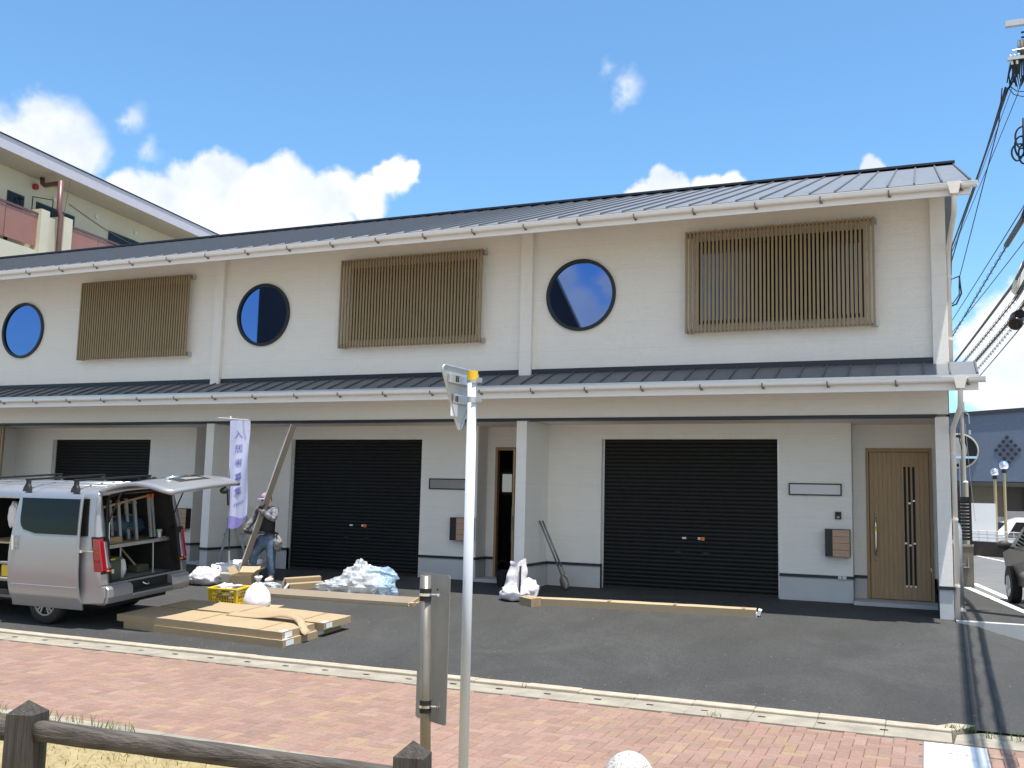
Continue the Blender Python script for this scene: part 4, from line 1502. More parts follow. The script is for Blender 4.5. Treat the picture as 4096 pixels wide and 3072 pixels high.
# ribs in the roof skin
b = MB()
for v in (.42, .63, .85, 1.06, 1.28):
    wv_ = 1.963 if v in (.42, 1.28) else 1.983
    b.tube([vp(.35, v, wv_), vp(3.1, v, wv_ - .002)], .009, 6)
b.build('roof_ribs', 'van', body, smooth=True, local=True)

# load bay shelf with legs (fixed in the van)
b = MB()
b.box(-2.6, -.26, .13, VW - .13, 1.105, 1.125)
sh = b.build('load_shelf', 'ply', van, local=True)
b = MB()
b.box(-.262, -.235, .13, VW - .13, 1.075, 1.123)
b.build('shelf_edge', 'steel', sh, local=True)
b = MB()
for v in (.62, VW - .42):
    b.cyl(vp(.3, v, .62), vp(.3, v, 1.10), .013, 8)
b.cyl(vp(.3, VW - .42, .615), vp(.3, VW - .42, .63), .04, 10)
build_parts(b, 'shelf_leg', 'steel', sh, local=True)

# things lying in the van
def vb(mb, u0, u1, v0, v1, w0, w1, m=0):
    mb.box(-u1, -u0, v0, v1, w0, w1, m, mx=VMAT)
t = thing('storage_box', 'dark olive plastic storage box on the van floor behind the tail lamp', 'box', vw(.42, .4, .62))
b = MB(); vb(b, .22, .62, .17, .56, .613, .90); b.build('bin', 'olive', t, bevel=.015)
b = MB(); vb(b, .20, .64, .155, .575, .902, .945); b.build('lid', 'olive', t, bevel=.01)
b = MB(); vb(b, .195, .20, .30, .42, .915, .935); b.build('lid_clip', 'yellow', t)
b = MB(); vb(b, .216, .2195, .27, .42, .72, .78); b.build('label', 'labelw', t)
def crumple(c, sc, seed, amp=.2, flat=None, nu=20, nv=13):
    """faceted, creased film"""
    rnd = random.Random(seed)
    b = MB()
    def fn(d):
        return 1 + amp * noise.noise(d * 1.8 + Vector((seed, 0, 0))) - .5 * amp * abs(noise.noise(d * 4.0 + Vector((0, 0, seed)))) + rnd.uniform(-.055, .055)
    b.sphere(c, 1.0, nu, nv, sc=sc, fn=fn)
    fs, ms = [], []
    for f, m_ in zip(b.f, b.m):
        if rnd.random() < .5:
            fs += [[f[0], f[1], f[2]], [f[0], f[2], f[3]]]
        else:
            fs += [[f[0], f[1], f[3]], [f[1], f[2], f[3]]]
        ms += [m_, m_]
    b.f, b.m = fs, ms
    if flat is not None:
        for p in b.v:
            if p.z < flat: p.z = flat + (p.z - flat) * .03
    return b
def lumpy(c, sc, seed, amp=.18, fr=2.2, flat=None, nu=28, nv=18, pin=None):
    b = MB()
    def fn(d):
        v_ = 1 + amp * noise.noise(d * fr + Vector((seed, 0, 0))) + amp * .6 * noise.noise(d * fr * 2.7 + Vector((0, seed, 0))) - abs(noise.noise(d * fr * 3.4 + Vector((0, 0, seed)))) * amp * .7
        return v_
    b.sphere(c, 1.0, nu, nv, sc=sc, fn=fn)
    if flat is not None:
        for p in b.v:
            if p.z < flat: p.z = flat + (p.z - flat) * .03
    return b
b = lumpy(vw(.40, .70, .74), (.11, .09, .16), 3)
b.build('plastic_bag', 'bag', smooth=True, label='small white plastic bag beside the olive box inside the van', cat='bag')
b = MB()
for k, (u, v) in enumerate(((.50, .34), (.55, .62), (.60, .90))):
    pass
for k, v in enumerate((.36, .70, 1.02)):
    t = thing('loading_ladder', ('near', 'middle', 'far')[k] + ' aluminium ladder section standing on the load shelf in the van', 'ladder', vw(.5, v, 1.13), group='ladder sections standing on the van shelf')
    for j, du in enumerate((0, .16)):
        b = MB(); b.bar(vw(.38 + du, v, 1.128), vw(.42 + du, v - .02, 1.74), .05, .028, upv=(1, 0, 0)); b.build('rail', 'alu', t)
    b = MB()
    for ww in (1.3, 1.5, 1.68):
        b.cyl(vw(.39, v, ww), vw(.58, v, ww), .012, 8)
    b.build('rung', 'alu', t)
t = thing('step_stool', 'folded aluminium steps with orange tips standing upright on the van shelf', 'ladder', vw(.3, 1.27, 1.13))
for v in (1.24, 1.31):
    b = MB(); b.bar(vw(.31, v, 1.15), vw(.36, v - .015, 1.80), .035, .03, upv=(1, 0, 0)); b.build('rail', 'alu', t)
b = MB()
for v in (1.24, 1.31): vb(b, .295, .335, v - .02, v + .02, 1.127, 1.15)
b.build('foot', 'van_black', t)
b = MB()
for v in (1.22, 1.295): vb(b, .33, .37, v - .018, v + .018, 1.74, 1.80)
b.build('tip', 'orange', t)
b = MB(); b.bar(vw(.30, .20, 1.66), vw(.34, 1.2, 1.78), .03, .03)
b.build('timber_batten', 'ply', label='thin timber batten across the top of the ladders in the van', cat='timber')
t = thing('cardboard_box', 'small cardboard box on the load shelf inside the van', 'box', vw(.45, .4, 1.13))
b = MB(); vb(b, .31, .55, .30, .66, 1.128, 1.22); b.build('box', 'card', t, bevel=.004)
b = MB(); vb(b, .312, .552, .46, .50, 1.2205, 1.2225); b.build('tape', 'tape', t)
b = MB(); b.grid(lambda p, q: vw(.27 + .22 * p, .50 + .42 * q, 1.13 + .012 * sin(q * 5)), 4, 8)
b.build('cardboard_sheet', 'card2', solid=.006, label='flat torn cardboard sheet lying on the edge of the van shelf', cat='cardboard')
b = lumpy(vw(.7, 1.0, 1.32), (.18, .5, .17), 8); b.build('tarpaulin', 'blue_sheet', smooth=True, label='dark blue bundled tarpaulin behind the ladders in the van', cat='tarpaulin')
t = thing('spray_can', 'pale green topped can on the far end of the van shelf', 'can', vw(.32, 1.42, 1.13))
b = MB(); b.cyl(vw(.32, 1.42, 1.128), vw(.32, 1.42, 1.21), .045, 14); b.build('body', 'steel', t)
b = MB(); b.cyl(vw(.32, 1.42, 1.2105), vw(.32, 1.42, 1.25), .047, 14); b.build('cap', mat('pale_green', (.35, .55, .38), .5), t)
t = thing('broom', 'wooden handled broom leaning in the dark rear of the van', 'broom', vw(.9, 1.1, .62))
b = MB(); b.cyl(vw(.7, 1.0, 1.02), vw(.55, 1.18, .72), .016, 8); b.build('handle', 'ply', t)
b = MB(); vb(b, .45, .65, 1.12, 1.36, .613, .73); b.build('head', 'hall_brown', t, bevel=.02)
t = thing('tool_case', 'yellow tool case in the open side door of the van', 'tool case', vw(2.0, .35, .62))
b = MB(); vb(b, 1.72, 2.12, .12, .42, .613, .80); b.build('case', 'yellow', t, bevel=.03)
b = MB(); vb(b, 1.70, 2.14, .11, .43, .802, .84); b.build('lid', 'van_floor', t, bevel=.01)
b = MB(); b.tube([vw(1.82, .27, .84), vw(1.84, .27, .9), vw(2.0, .27, .9), vw(2.02, .27, .84)], .012, 8); b.build('handle', 'van_black', t)
b = lumpy(vw(1.95, .4, 1.02), (.25, .2, .17), 5); b.build('tool_bag', 'van_black', smooth=True, label='black tool bag on top of the yellow case in the van', cat='bag')
b = lumpy(vw(2.02, .25, 1.52), (.10, .06, .20), 6); b.build('hanging_cloth', 'bag', smooth=True, label='grey white cloth hanging in the van side door opening', cat='cloth')

# ================================================================== FORECOURT CLUTTER
SLM = Euler((TH, 0, 0)).to_matrix().to_4x4()


def place(x, y, rz, dz=0.0, sl=True):
    return Matrix.Translation((x, y, gz(x, y) + dz)) @ (SLM if sl else Matrix.Identity(4)) @ Matrix.Rotation(rz, 4, 'Z')


def carton(mx, L, W, H, name, label, bulge=.0, open_end=False, lab=True, tape=True, group=None, m='card'):
    """closed long flat box; local x along, y across, z up, right end at x=0, going to -L"""
    t = thing(name, label, 'box', mx.translation, group=group)
    b = MB()
    def top(u, w):
        s = bulge * sin(pi * u) * (.5 + .5 * noise.noise(Vector((u * 5, w * 3, L))))
        return mx @ Vector((-L * u, W * w, H + s + .004 * noise.noise(Vector((u * 14, w * 6, H)))))
    n = 22
    vs = []
    b.grid(top, n, 4)
    b.add([mx @ Vector((-L * u, 0, 0)) for u in [k / n for k in range(n + 1)]] + [top(k / n, 0) for k in range(n + 1)], [(k, k + 1, n + 2 + k, n + 1 + k) for k in range(n)])
    b.add([mx @ Vector((-L * u, W, 0)) for u in [k / n for k in range(n + 1)]] + [top(k / n, 1) for k in range(n + 1)], [(k, k + 1, n + 2 + k, n + 1 + k) for k in range(n)])
    for x in (0, 1):
        b.add([mx @ Vector((-L * x, W * k / 4, 0)) for k in range(5)] + [top(x, k / 4) for k in range(5)], [(k, k + 1, 6 + k, 5 + k) for k in range(4)])
    b.add([mx @ Vector(p) for p in ((0, 0, 0), (0, W, 0), (-L, W, 0), (-L, 0, 0))], [(0, 1, 2, 3)])
    o = b.build('box', m, t)
    if tape:
        b = MB()
        for u in (.13, .52):
            b.add([top(u, k / 6) + Vector((0, 0, .0025)) for k in range(7)] + [top(u + .012, k / 6) + Vector((0, 0, .0025)) for k in range(7)], [(k, k + 1, 8 + k, 7 + k) for k in range(6)])
        b.build('tape', 'tape', t)
    if lab:
        b = MB()
        b.add([mx @ Vector(p) for p in ((.003, W * .08, H * .15), (.003, W * .30, H * .15), (.003, W * .30, H * .9), (.003, W * .08, H * .9))], [(0, 1, 2, 3)])
        b.add([top(.003, .05) + Vector((0, 0, .003)), top(.028, .05) + Vector((0, 0, .003)), top(.028, .2) + Vector((0, 0, .003)), top(.003, .2) + Vector((0, 0, .003))], [(0, 1, 2, 3)])
        b.build('shipping_label', 'labelw', t)
    return t


G = 'flat cartons stacked on the forecourt'
a1 = radians(-4.6)
carton(place(-7.56, 10.60, a1), 2.86, .70, .092, 'flat_carton', 'bottom front carton of the stack with a crushed right end', group=G)
carton(place(-7.60, 10.63, a1 + .012, .0935), 2.95, .66, .092, 'flat_carton', 'top front carton of the stack nearest the pavement', bulge=.02, group=G)
carton(place(-7.56, 11.33, a1 + .01), 2.85, .55, .092, 'flat_carton', 'bottom rear carton of the stack, half under the torn flap', group=G)
carton(place(-7.44, 11.33, a1 + .004, .0935), 3.0, .60, .092, 'flat_carton', 'top rear carton of the stack reaching furthest to the right', bulge=.018, group=G)
# torn flap lying over the top front carton
b = MB()
mxp = place(-7.60, 10.63, a1 + .012, .193)
def flap(u, w):
    x = .12 - 1.55 * u
    y = .52 + .13 * w
    z = .012 + .085 * math.exp(-((x + .42) / .30) ** 2) * (1 - abs(2 * w - 1) * .4) + .03 * w
    if x > -.1: z -= .10 * sm(-.1, .12, x)
    return mxp @ Vector((x, y - .22 * sm(-.3, .12, x), z))
b.grid(flap, 24, 4)
b.build('cardboard_flap', 'card', solid=.006, smooth=True, label='crumpled strip of torn cardboard bent over the middle of the carton stack', cat='cardboard')

# yellow crate
t = thing('crate', 'yellow plastic crate filled with bags and scraps in front of the van', 'crate', (-10.22, 12.84, gz(-10, 12.8)), (TH, 0, radians(5)))
cw, cd, ch = .51, .37, .26
b = MB()
for sx in (0, 1):
    for sy in (0, 1):
        x0 = sx * (cw - .05); y0 = sy * (cd - .05)
        b.box(-cw / 2 + x0, -cw / 2 + x0 + .05, -cd / 2 + y0, -cd / 2 + y0 + .05, 0, ch)
b.box(-cw / 2 + .05, cw / 2 - .05, -cd / 2 + .005, -cd / 2 + .02, 0, .05); b.box(-cw / 2 + .05, cw / 2 - .05, cd / 2 - .02, cd / 2 - .005, 0, .05)
b.box(-cw / 2 + .005, -cw / 2 + .02, -cd / 2 + .05, cd / 2 - .05, 0, .05); b.box(cw / 2 - .02, cw / 2 - .005, -cd / 2 + .05, cd / 2 - .05, 0, .05)
for k in range(1, 9):
    x = -cw / 2 + .05 + k * (cw - .1) / 9
    b.box(x - .006, x + .006, -cd / 2 + .008, -cd / 2 + .018, .05, .17)
    b.box(x - .006, x + .006, cd / 2 - .018, cd / 2 - .008, .05, .17)
for k in range(1, 6):
    y = -cd / 2 + .05 + k * (cd - .1) / 6
    b.box(-cw / 2 + .008, -cw / 2 + .018, y - .006, y + .006, .05, .17); b.box(cw / 2 - .018, cw / 2 - .008, y - .006, y + .006, .05, .17)
for z0, z1 in ((.10, .115), (.17, .185), (.21, .235)):
    b.box(-cw / 2 + .05, cw / 2 - .05, -cd / 2 + .007, -cd / 2 + .019, z0, z1); b.box(-cw / 2 + .05, cw / 2 - .05, cd / 2 - .019, cd / 2 - .007, z0, z1)
    b.box(-cw / 2 + .007, -cw / 2 + .019, -cd / 2 + .05, cd / 2 - .05, z0, z1); b.box(cw / 2 - .019, cw / 2 - .007, -cd / 2 + .05, cd / 2 - .05, z0, z1)
b.box(-cw / 2 + .02, cw / 2 - .02, -cd / 2 + .02, cd / 2 - .02, .003, .015)
b.build('basket', 'yellow', t, local=True)
b = MB()
for (x0, x1, y0, y1) in ((-cw / 2 - .015, cw / 2 + .015, -cd / 2 - .015, -cd / 2 + .03), (-cw / 2 - .015, cw / 2 + .015, cd / 2 - .03, cd / 2 + .015), (-cw / 2 - .015, -cw / 2 + .03, -cd / 2 + .03, cd / 2 - .03), (cw / 2 - .03, cw / 2 + .015, -cd / 2 + .03, cd / 2 - .03)):
    b.box(x0, x1, y0, y1, ch + .001, ch + .03)
b.build('rim', 'yellow', t, local=True, bevel=.006)
CM = Matrix.Translation((-10.22, 12.84, gz(-10, 12.8))) @ Euler((TH, 0, radians(5))).to_matrix().to_4x4()
b = lumpy(CM @ Vector((0, 0, .13)), (.20, .13, .115), 11, amp=.25); b.build('scrap_bundle', 'leather', smooth=True, label='bundle of brown scraps inside the yellow crate', cat='scraps')
b = lumpy(CM @ Vector((-.05, .0, .28)), (.15, .11, .06), 12, amp=.3); b.build('plastic_bag', 'bag', smooth=True, label='crumpled white plastic bag on top of the yellow crate', cat='bag')
b = MB(); b.tube([CM @ Vector((.02, -.05, .29)), CM @ Vector((.16, .02, .31)), CM @ Vector((.2, .06, .30))], .022, 8)
b.build('sealant_tube', 'plate_white', smooth=True, label='white sealant tube lying on the yellow crate contents', cat='tube')

# tied white sack
def tied_sack(x, y, R, H, label, rz=0):
    z0 = gz(x, y)
    b = MB()
    n = 36
    prof = [(0.02, 0), (.95, 0.0), (1.12, .09), (1.1, .22), (.98, .38), (.82, .52), (.60, .64), (.36, .74), (.17, .81), (.12, .84), (.13, .86), (.26, .91), (.32, .97), (.2, 1.0)]
    base = []
    for i, (r, h) in enumerate(prof):
        for k in range(n):
            g = 2 * pi * k / n
            d = Vector((cos(g), sin(g), h * 2))
            pl = 1 + .16 * sin(9 * g + 4 * h) * sm(.2, .7, h) + .13 * noise.noise(d * 1.7 + Vector((x, y, 0))) + .06 * noise.noise(d * 5 + Vector((x, y, 3)))
            base.append((x + .06 * h * H + R * r * pl * cos(g), y + R * r * pl * sin(g) * .9, z0 + H * h + .03 * noise.noise(d * 3) * h))
    b.add(base, [(i * n + k, i * n + (k + 1) % n, (i + 1) * n + (k + 1) % n, (i + 1) * n + k) for i in range(len(prof) - 1) for k in range(n)])
    return b.build('sack', 'bag', smooth=True, label=label, cat='sack')


tied_sack(-9.73, 12.88, .20, .47, 'white knotted sack standing on a cardboard scrap beside the yellow crate')
b = MB(); mxq = place(-9.72, 12.62, .1); b.box(-.36, .42, -.1, .42, .001, .008, mx=mxq)
b.build('cardboard_sheet', 'card2', label='flat cardboard scrap under the white knotted sack', cat='cardboard')
b = lumpy((-10.02, 12.55, gz(-10, 12.55) + .03), (.10, .08, .05), 31, amp=.35)
b.build('paper_scrap', 'card', smooth=True, label='crumpled brown paper beside the front of the yellow crate', cat='paper')

# open carton beside the flag base, flaps out
def open_carton(x, y, rz, w, d, h, label, flaps):
    mx = place(x, y, rz)
    t = thing('open_box', label, 'box', mx.translation)
    b = MB()
    e = .006
    b.box(-w / 2, w / 2, -d / 2, -d / 2 + e, 0, h, mx=mx); b.box(-w / 2, w / 2, d / 2 - e, d / 2, 0, h, mx=mx)
    b.box(-w / 2, -w / 2 + e, -d / 2 + e, d / 2 - e, 0, h, mx=mx); b.box(w / 2 - e, w / 2, -d / 2 + e, d / 2 - e, 0, h, mx=mx)
    b.box(-w / 2, w / 2, -d / 2, d / 2, .001, .006, mx=mx)
    b.build('box', 'card', t)
    for side, ln, ang in flaps:
        b = MB()
        if side in 'lr':
            s = 1 if side == 'r' else -1
            m2 = mx @ Matrix.Translation((s * w / 2, 0, h + .002)) @ Matrix.Rotation(-s * radians(ang), 4, 'Y')
            b.box(min(0, s * ln), max(0, s * ln), -d / 2 + .01, d / 2 - .01, 0, .005, mx=m2)
        else:
            s = 1 if side == 'b' else -1
            m2 = mx @ Matrix.Translation((0, s * d / 2, h + .002)) @ Matrix.Rotation(s * radians(ang), 4, 'X')
            b.box(-w / 2 + .01, w / 2 - .01, min(0, s * ln), max(0, s * ln), 0, .005, mx=m2)
        b.build('flap', 'card2', t)


open_carton(-11.22, 14.50, .25, .38, .34, .20, 'open cardboard box with raised flaps right of the grey flag base', (('b', .16, 35), ('r', .15, 40), ('l', .15, 60)))
open_carton(-12.12, 14.45, -.1, .36, .34, .16, 'open cardboard box left of the grey flag base', (('r', .14, 55), ('f', .16, -20)))

# white bags behind the van's bumper
b = lumpy((-11.98, 14.35, gz(0, 14.35) + .13), (.30, .24, .18), 21, amp=.22, flat=gz(0, 14.3))
b.build('sack', 'bag', smooth=True, label='white sack slumped on the asphalt behind the van bumper', cat='sack')
b = MB()
for (x, y, z, sx, sy, sz, sd) in ((-12.0, 14.95, .12, .34, .22, .13, 22), (-11.75, 15.0, .20, .28, .18, .11, 25)):
    bb = lumpy((x, y, z), (sx, sy, sz), sd, amp=.28)
    b.add(bb.v, bb.f)
bb = lumpy((-11.45, 15.02, .27), (.24, .14, .085), 28, amp=.35); b.add(bb.v, bb.f)
b.build('plastic_sheet', 'bag', smooth=True, label='crumpled white plastic sheeting piled behind the flag pole', cat='sheet')
b = MB(); b.tube([(-11.50, 15.0, .05), (-11.35, 15.02, .28)], .05, 10); b.build('sealed_roll', 'brownmetal', label='brown grey roll propped on the white sheeting by the flag base', cat='roll')

# long cartons
mxr = place(-2.33, 14.79, radians(4.2))
t = carton(mxr, 3.36, .17, .105, 'long_carton', 'long thin closed carton lying in front of the right shutter', bulge=.012, lab=False, tape=False, m='card2')
b = MB()
for u in (.06, .36, .66):
    b.add([mxr @ Vector((-3.36 * u + d, w, .1085 + .0085 * sin(pi * u))) for d in (0, .05) for w in (0.005, .165)], [(0, 1, 3, 2)])
b.build('tape', 'tape', t)
b = MB(); b.box(.002, .05, .02, .15, .03, .11, mx=mxr @ Matrix.Rotation(.3, 4, 'Y')); b.box(.002, .014, .01, .08, .0, .06, mx=mxr)
b.build('torn_end', 'labelw', t)
t = carton(place(-5.675, 14.36, radians(-30) + pi * 0), .30, .20, .125, 'small_carton', 'small taped carton beside the white rubbish sack', lab=False, tape=False)
b = MB(); mxs = place(-5.675, 14.36, radians(-30)); b.box(-.302, .002, .075, .125, .1255, .1275, mx=mxs); b.box(.001, .003, .075, .125, .0, .126, mx=mxs)
b.build('tape', 'tape', t)

t = thing('opened_carton', 'long opened carton tray lying on the asphalt behind the white knotted sack', 'box', (-8.9, 13.8, gz(0, 13.8)))
mxo = place(-7.48, 13.72, radians(1))
b = MB()
b.box(-2.85, 0, 0, .50, .0, .008, mx=mxo); b.box(-2.85, 0, 0, .006, 0, .055, mx=mxo)
b.build('tray', 'card2', t)
b = MB(); b.box(.002, .06, .03, .14, .0, .05, mx=mxo); b.build('crushed_end', 'card', t)
mxo2 = mxo @ Matrix.Translation((0, .06, .02)) @ Matrix.Rotation(radians(7), 4, 'X')
t = thing('metal_channel', 'long grey brown metal channel lying in the opened carton tray', 'channel', (-8.9, 13.9, gz(0, 13.9)))
b = MB(); b.box(-2.95, -.06, 0, .38, .0, .006, mx=mxo2); b.box(-2.95, -.06, .375, .38, -.05, .0, mx=mxo2)
b.build('face', 'brownmetal', t)
b = MB(); b.box(-.058, -.03, .0, .38, -.05, .006, mx=mxo2); b.build('end_cap', 'card', t)

for k, (x, y, rz, L_, lb) in enumerate(((-9.98, 14.54, radians(46), .60, 'nearer short cardboard tube box beside the plastic heap'), (-10.12, 14.66, radians(46), .62, 'farther short cardboard tube box beside the plastic heap'))):
    mx_ = place(x + .22, y + .25, rz)
    t = thing('short_carton', lb, 'box', mx_.translation, group='two short cartons by the plastic heap')
    b = MB(); b.box(-L_, 0, -.07, .07, .001, .11 + .07 * k, mx=mx_); b.build('box', 'card', t, bevel=.004)
    b = MB(); m2 = mx_ @ Matrix.Translation((-L_, 0, .11 + .07 * k)) @ Matrix.Rotation(radians(-50 - 20 * k), 4, 'Y'); b.box(-.12, 0, -.068, .068, 0, .004, mx=m2)
    b.build('flap', 'card2' if k else 'labelw', t)

# heap of plastic film
def film(parts, name, m, label, cat):
    b = MB()
    for c, sc, sd, am in parts:
        bb = crumple((c[0], c[1], gz(0, c[1]) + c[2]), sc, sd, am, flat=gz(0, c[1]) + .003, nu=26, nv=16)
        b.add(bb.v, bb.f)
    return b.build(name, m, label=label, cat=cat)
film([((-8.88, 14.62, .18), (.40, .26, .30), 41, .35), ((-9.20, 14.5, .07), (.44, .22, .17), 44, .45), ((-8.62, 14.36, .15), (.34, .22, .24), 46, .3), ((-8.95, 14.7, .36), (.16, .12, .16), 48, .5)], 'plastic_heap', 'plastic', 'heap of crumpled clear plastic film in front of the middle shutter', 'plastic')
film([((-8.32, 14.42, .12), (.24, .20, .20), 47, .3)], 'plastic_bag', 'blue_plastic', 'pale blue plastic bag at the right of the clear plastic heap', 'bag')
film([((-8.50, 14.60, .30), (.30, .20, .15), 49, .4)], 'plastic_wrap', 'blue_plastic', 'blue tinted plastic wrap draped over the top of the clear heap', 'plastic')
film([((-10.60, 14.45, .03), (.22, .12, .07), 51, .4)], 'plastic_bag', 'plastic', 'small flat clear plastic bag lying at the worker\'s foot', 'bag')
b = MB()
pts = []
for k in range(60):
    g = k * .42
    pts.append((-10.05 + .16 * cos(g) + .004 * k - .1, 14.75 + .09 * sin(g), gz(0, 14.75) + .008 + .001 * (k % 5)))
pts = [(-10.9, 14.85, -.055), (-10.6, 14.72, -.06), (-10.3, 14.8, -.055)] + pts
b.tube(pts, .004, 5)
b.build('cord', 'blue_plastic', smooth=True, label='thin pale blue cord coiled on the asphalt near the worker', cat='cord')

# open rubbish sack beside the column
SX, SY = -6.14, 14.86
z0 = gz(SX, SY)
b = lumpy((SX, SY, z0 + .11), (.26, .24, .16), 61, amp=.18, flat=z0, nu=36, nv=22)
b2 = lumpy((SX + .12, SY + .12, z0 + .15), (.22, .2, .2), 63, amp=.2, flat=z0); b.add(b2.v, b2.f)
def neck(u, w):
    g = 2 * pi * u
    d = Vector((cos(g), sin(g), w * 2))
    r = .205 - .085 * w + .018 * sin(5 * g) * w + .03 * noise.noise(d * 2)
    h = .14 + w * (.46 + .05 * sin(g + 1.0) + .03 * sin(2 * g + 2.4) + .016 * sin(5 * g))
    return (SX - .02 + .03 * w + r * cos(g) * 1.0, SY + r * sin(g) * .8, z0 + h)
b.grid(neck, 40, 10)
b.build('rubbish_sack', 'bag', smooth=True, label='open white rubbish sack slumped in front of the porch column', cat='sack')
b = MB()
b.tube([(SX + .13, SY - .17, z0 + .06), (SX + .14, SY - .18, z0 + .35), (SX + .12, SY - .13, z0 + .55)], .018, 6)
b.build('grey_strap', 'van_black', label='dark strap hanging down the front of the open white rubbish sack', cat='strap')
# bucket near the open door
t = thing('bucket', 'dark bucket with raised handle beside the open oak door', 'bucket', (-6.93, 16.15, .01))
b = MB(); b.lathe([(.0, 0), (.10, 0), (.135, .27), (.142, .28), (.128, .28), (.095, .02), (0, .02)], (-6.93, 16.15, .012), 24); b.build('pail', 'black', t)
b = MB(); b.tube([(-6.93 + .138 * cos(radians(a)), 16.15, .27 + .20 * sin(radians(a))) for a in range(0, 181, 15)], .006, 6); b.build('handle', 'black', t)

# shovel with a double pole leaning in the porch corner
t = thing('shovel', 'steel two handled post hole shovel leaning against the porch column side', 'shovel', (-5.757, 16.19, .02))
for dx in (0, .058):
    b = MB(); b.tube([Vector((-6.30 + dx, 16.25, 1.18)), Vector((-5.895 + dx, 16.21, .36))], .017, 10); b.build('handle', 'tool_steel', t, smooth=True)
b = MB()
ax = (Vector((-5.757, 16.19, .02)) - Vector((-5.87, 16.20, .36))).normalized()
sd = ax.cross(Vector((0, -1, 0))).normalized()
for off in (-.018, .03):
    def blade(u, w, off=off):
        c = Vector((-5.87, 16.20, .36)) + ax * (.36 * u)
        hw = .022 + .048 * sm(.25, .5, u) - .035 * sm(.8, 1, u)
        return c + sd * (hw * (2 * w - 1)) + Vector((0, off * sm(.1, .5, u) - .02 * (1 - (2 * w - 1) ** 2), 0))
    b.grid(blade, 12, 6)
b.build('blade', 'brownpole', t, smooth=True, solid=.004)
b = MB(); b.tube([Vector((-5.885, 16.2, .40)), Vector((-5.82, 16.2, .26))], .042, 10); b.build('socket', 'brownpole', t)

# step ladder
t = thing('step_ladder', 'aluminium step ladder standing open beside the violet flag', 'ladder', (-13.0, 16.2, .0))
F1, F2 = [(-13.12, 16.2, 1.30), (-13.56, 15.98, .0)], [(-12.86, 16.24, 1.30), (-13.07, 15.92, .0)]
B1, B2 = [(-13.02, 16.26, 1.29), (-12.72, 16.55, .02)], [(-12.78, 16.28, 1.29), (-12.30, 16.50, .02)]
for a in (F1, F2, B1, B2):
    b = MB(); b.bar(a[0], a[1], .05, .05); b.build('rail', 'ladder_alu', t)
for (p, q), nme in (((F1, F2), 'step'), ((B1, B2), 'brace')):
    for k in range(4):
        f = .12 + .235 * k + .1
        a = Vector(p[0]).lerp(Vector(p[1]), f); c = Vector(q[0]).lerp(Vector(q[1]), f)
        b = MB(); b.bar(a, c, .06 if nme == 'step' else .035, .038 if nme == 'step' else .03); b.build(nme, 'ladder_alu', t)
b = MB(); b.box(-13.13, -12.78, 16.17, 16.30, 1.285, 1.315); b.build('top_cap', 'alu', t, bevel=.005)

# flag banner
t = thing('banner_flag', 'tall pale violet advertising flag on a thin pole in a grey block', 'flag', (-11.7, 14.65, -.08))
b = MB()
b.prism([(-.22, 0), (.22, 0), (.17, .19), (-.17, .19)], lambda a, c, d: (-11.70 + a, 14.65 + d, -.085 + c), -.17, .17)
b.build('base_block', 'grey_plastic', t, bevel=.02)
PT, PB = Vector((-11.855, 14.65, 2.935)), Vector((-11.70, 14.65, .10))
b = MB(); b.tube([PB, PT], [.014, .010], 8); b.build('pole', 'black', t)
b = MB(); b.tube([PB, PB.lerp(PT, .14)], .019, 8); b.build('pole_sleeve', 'steel', t)
b = MB(); b.tube([(-12.135, 14.65, 2.925), (-11.855, 14.645, 2.905), (-11.43, 14.64, 2.872)], .006, 6); b.build('cross_rod', 'labelw', t)
b = MB(); b.cyl((-11.857, 14.65, 2.89), (-11.859, 14.65, 2.95), .018, 8); b.build('pole_cap', 'labelw', t)
def flagp(u, w):
    # u 0..1 down, w 0..1 from pole to free edge
    zl = 2.87 - 1.97 * u
    zr = 2.865 - 1.72 * u
    xl = -11.85 + .075 * u
    xr = -11.43 + .10 * u
    wav = .035 * sin(5.2 * w + 3.2 * u) * w + .02 * sin(9 * u + 4 * w) * w + .012 * sin(16 * w + 6 * u) * (1 - w) * u
    lift = .13 * sm(.8, 1, u) * sm(.5, 1, w) * 0
    return Vector((xl + (xr - xl) * w, 14.64 - wav, zl + (zr - zl) * w - .10 * sin(pi * w) * sm(.88, 1, u)))
b = MB(); b.grid(lambda u, w: flagp((.888 + .10 * w) * u, w), 60, 16); fl = b.build('cloth', 'flag', t, smooth=True)
b = MB(); b.grid(lambda u, w: flagp(.8882 + .10 * w + (.1118 - .10 * w) * u, w), 12, 16); b.build('hem', 'flag_hem', t, smooth=True)
b = MB()
for u in (.09, .225, .36, .50, .64, .77):
    b.grid(lambda p, q: flagp(u + .004 * p, .78 + .20 * q) + Vector((0, -.004, 0)), 1, 4)
build_parts(b, 'fold_crease', 'labelw', fl)


def text_on(fn_map, txt, size, name, m, parent, sy=1.0):
    cu = bpy.data.curves.new(name + '_curve', 'FONT')
    cu.body = txt
    cu.size = size
    cu.align_x = 'CENTER'
    cu.align_y = 'CENTER'
    cu.resolution_u = 3
    ob = bpy.data.objects.new(name + '_tmp', cu)
    COL.objects.link(ob)
    bpy.context.view_layer.update()
    dg = bpy.context.evaluated_depsgraph_get()
    me_ = bpy.data.meshes.new_from_object(ob.evaluated_get(dg))
    bpy.data.objects.remove(ob)
    b_ = MB()
    b_.v = [fn_map(v.co.x, v.co.y * sy) for v in me_.vertices]
    b_.f = [list(p.vertices) for p in me_.polygons]
    b_.m = [0] * len(b_.f)
    bpy.data.meshes.remove(me_)
    if b_.f:
        return b_.build(name, m, parent)


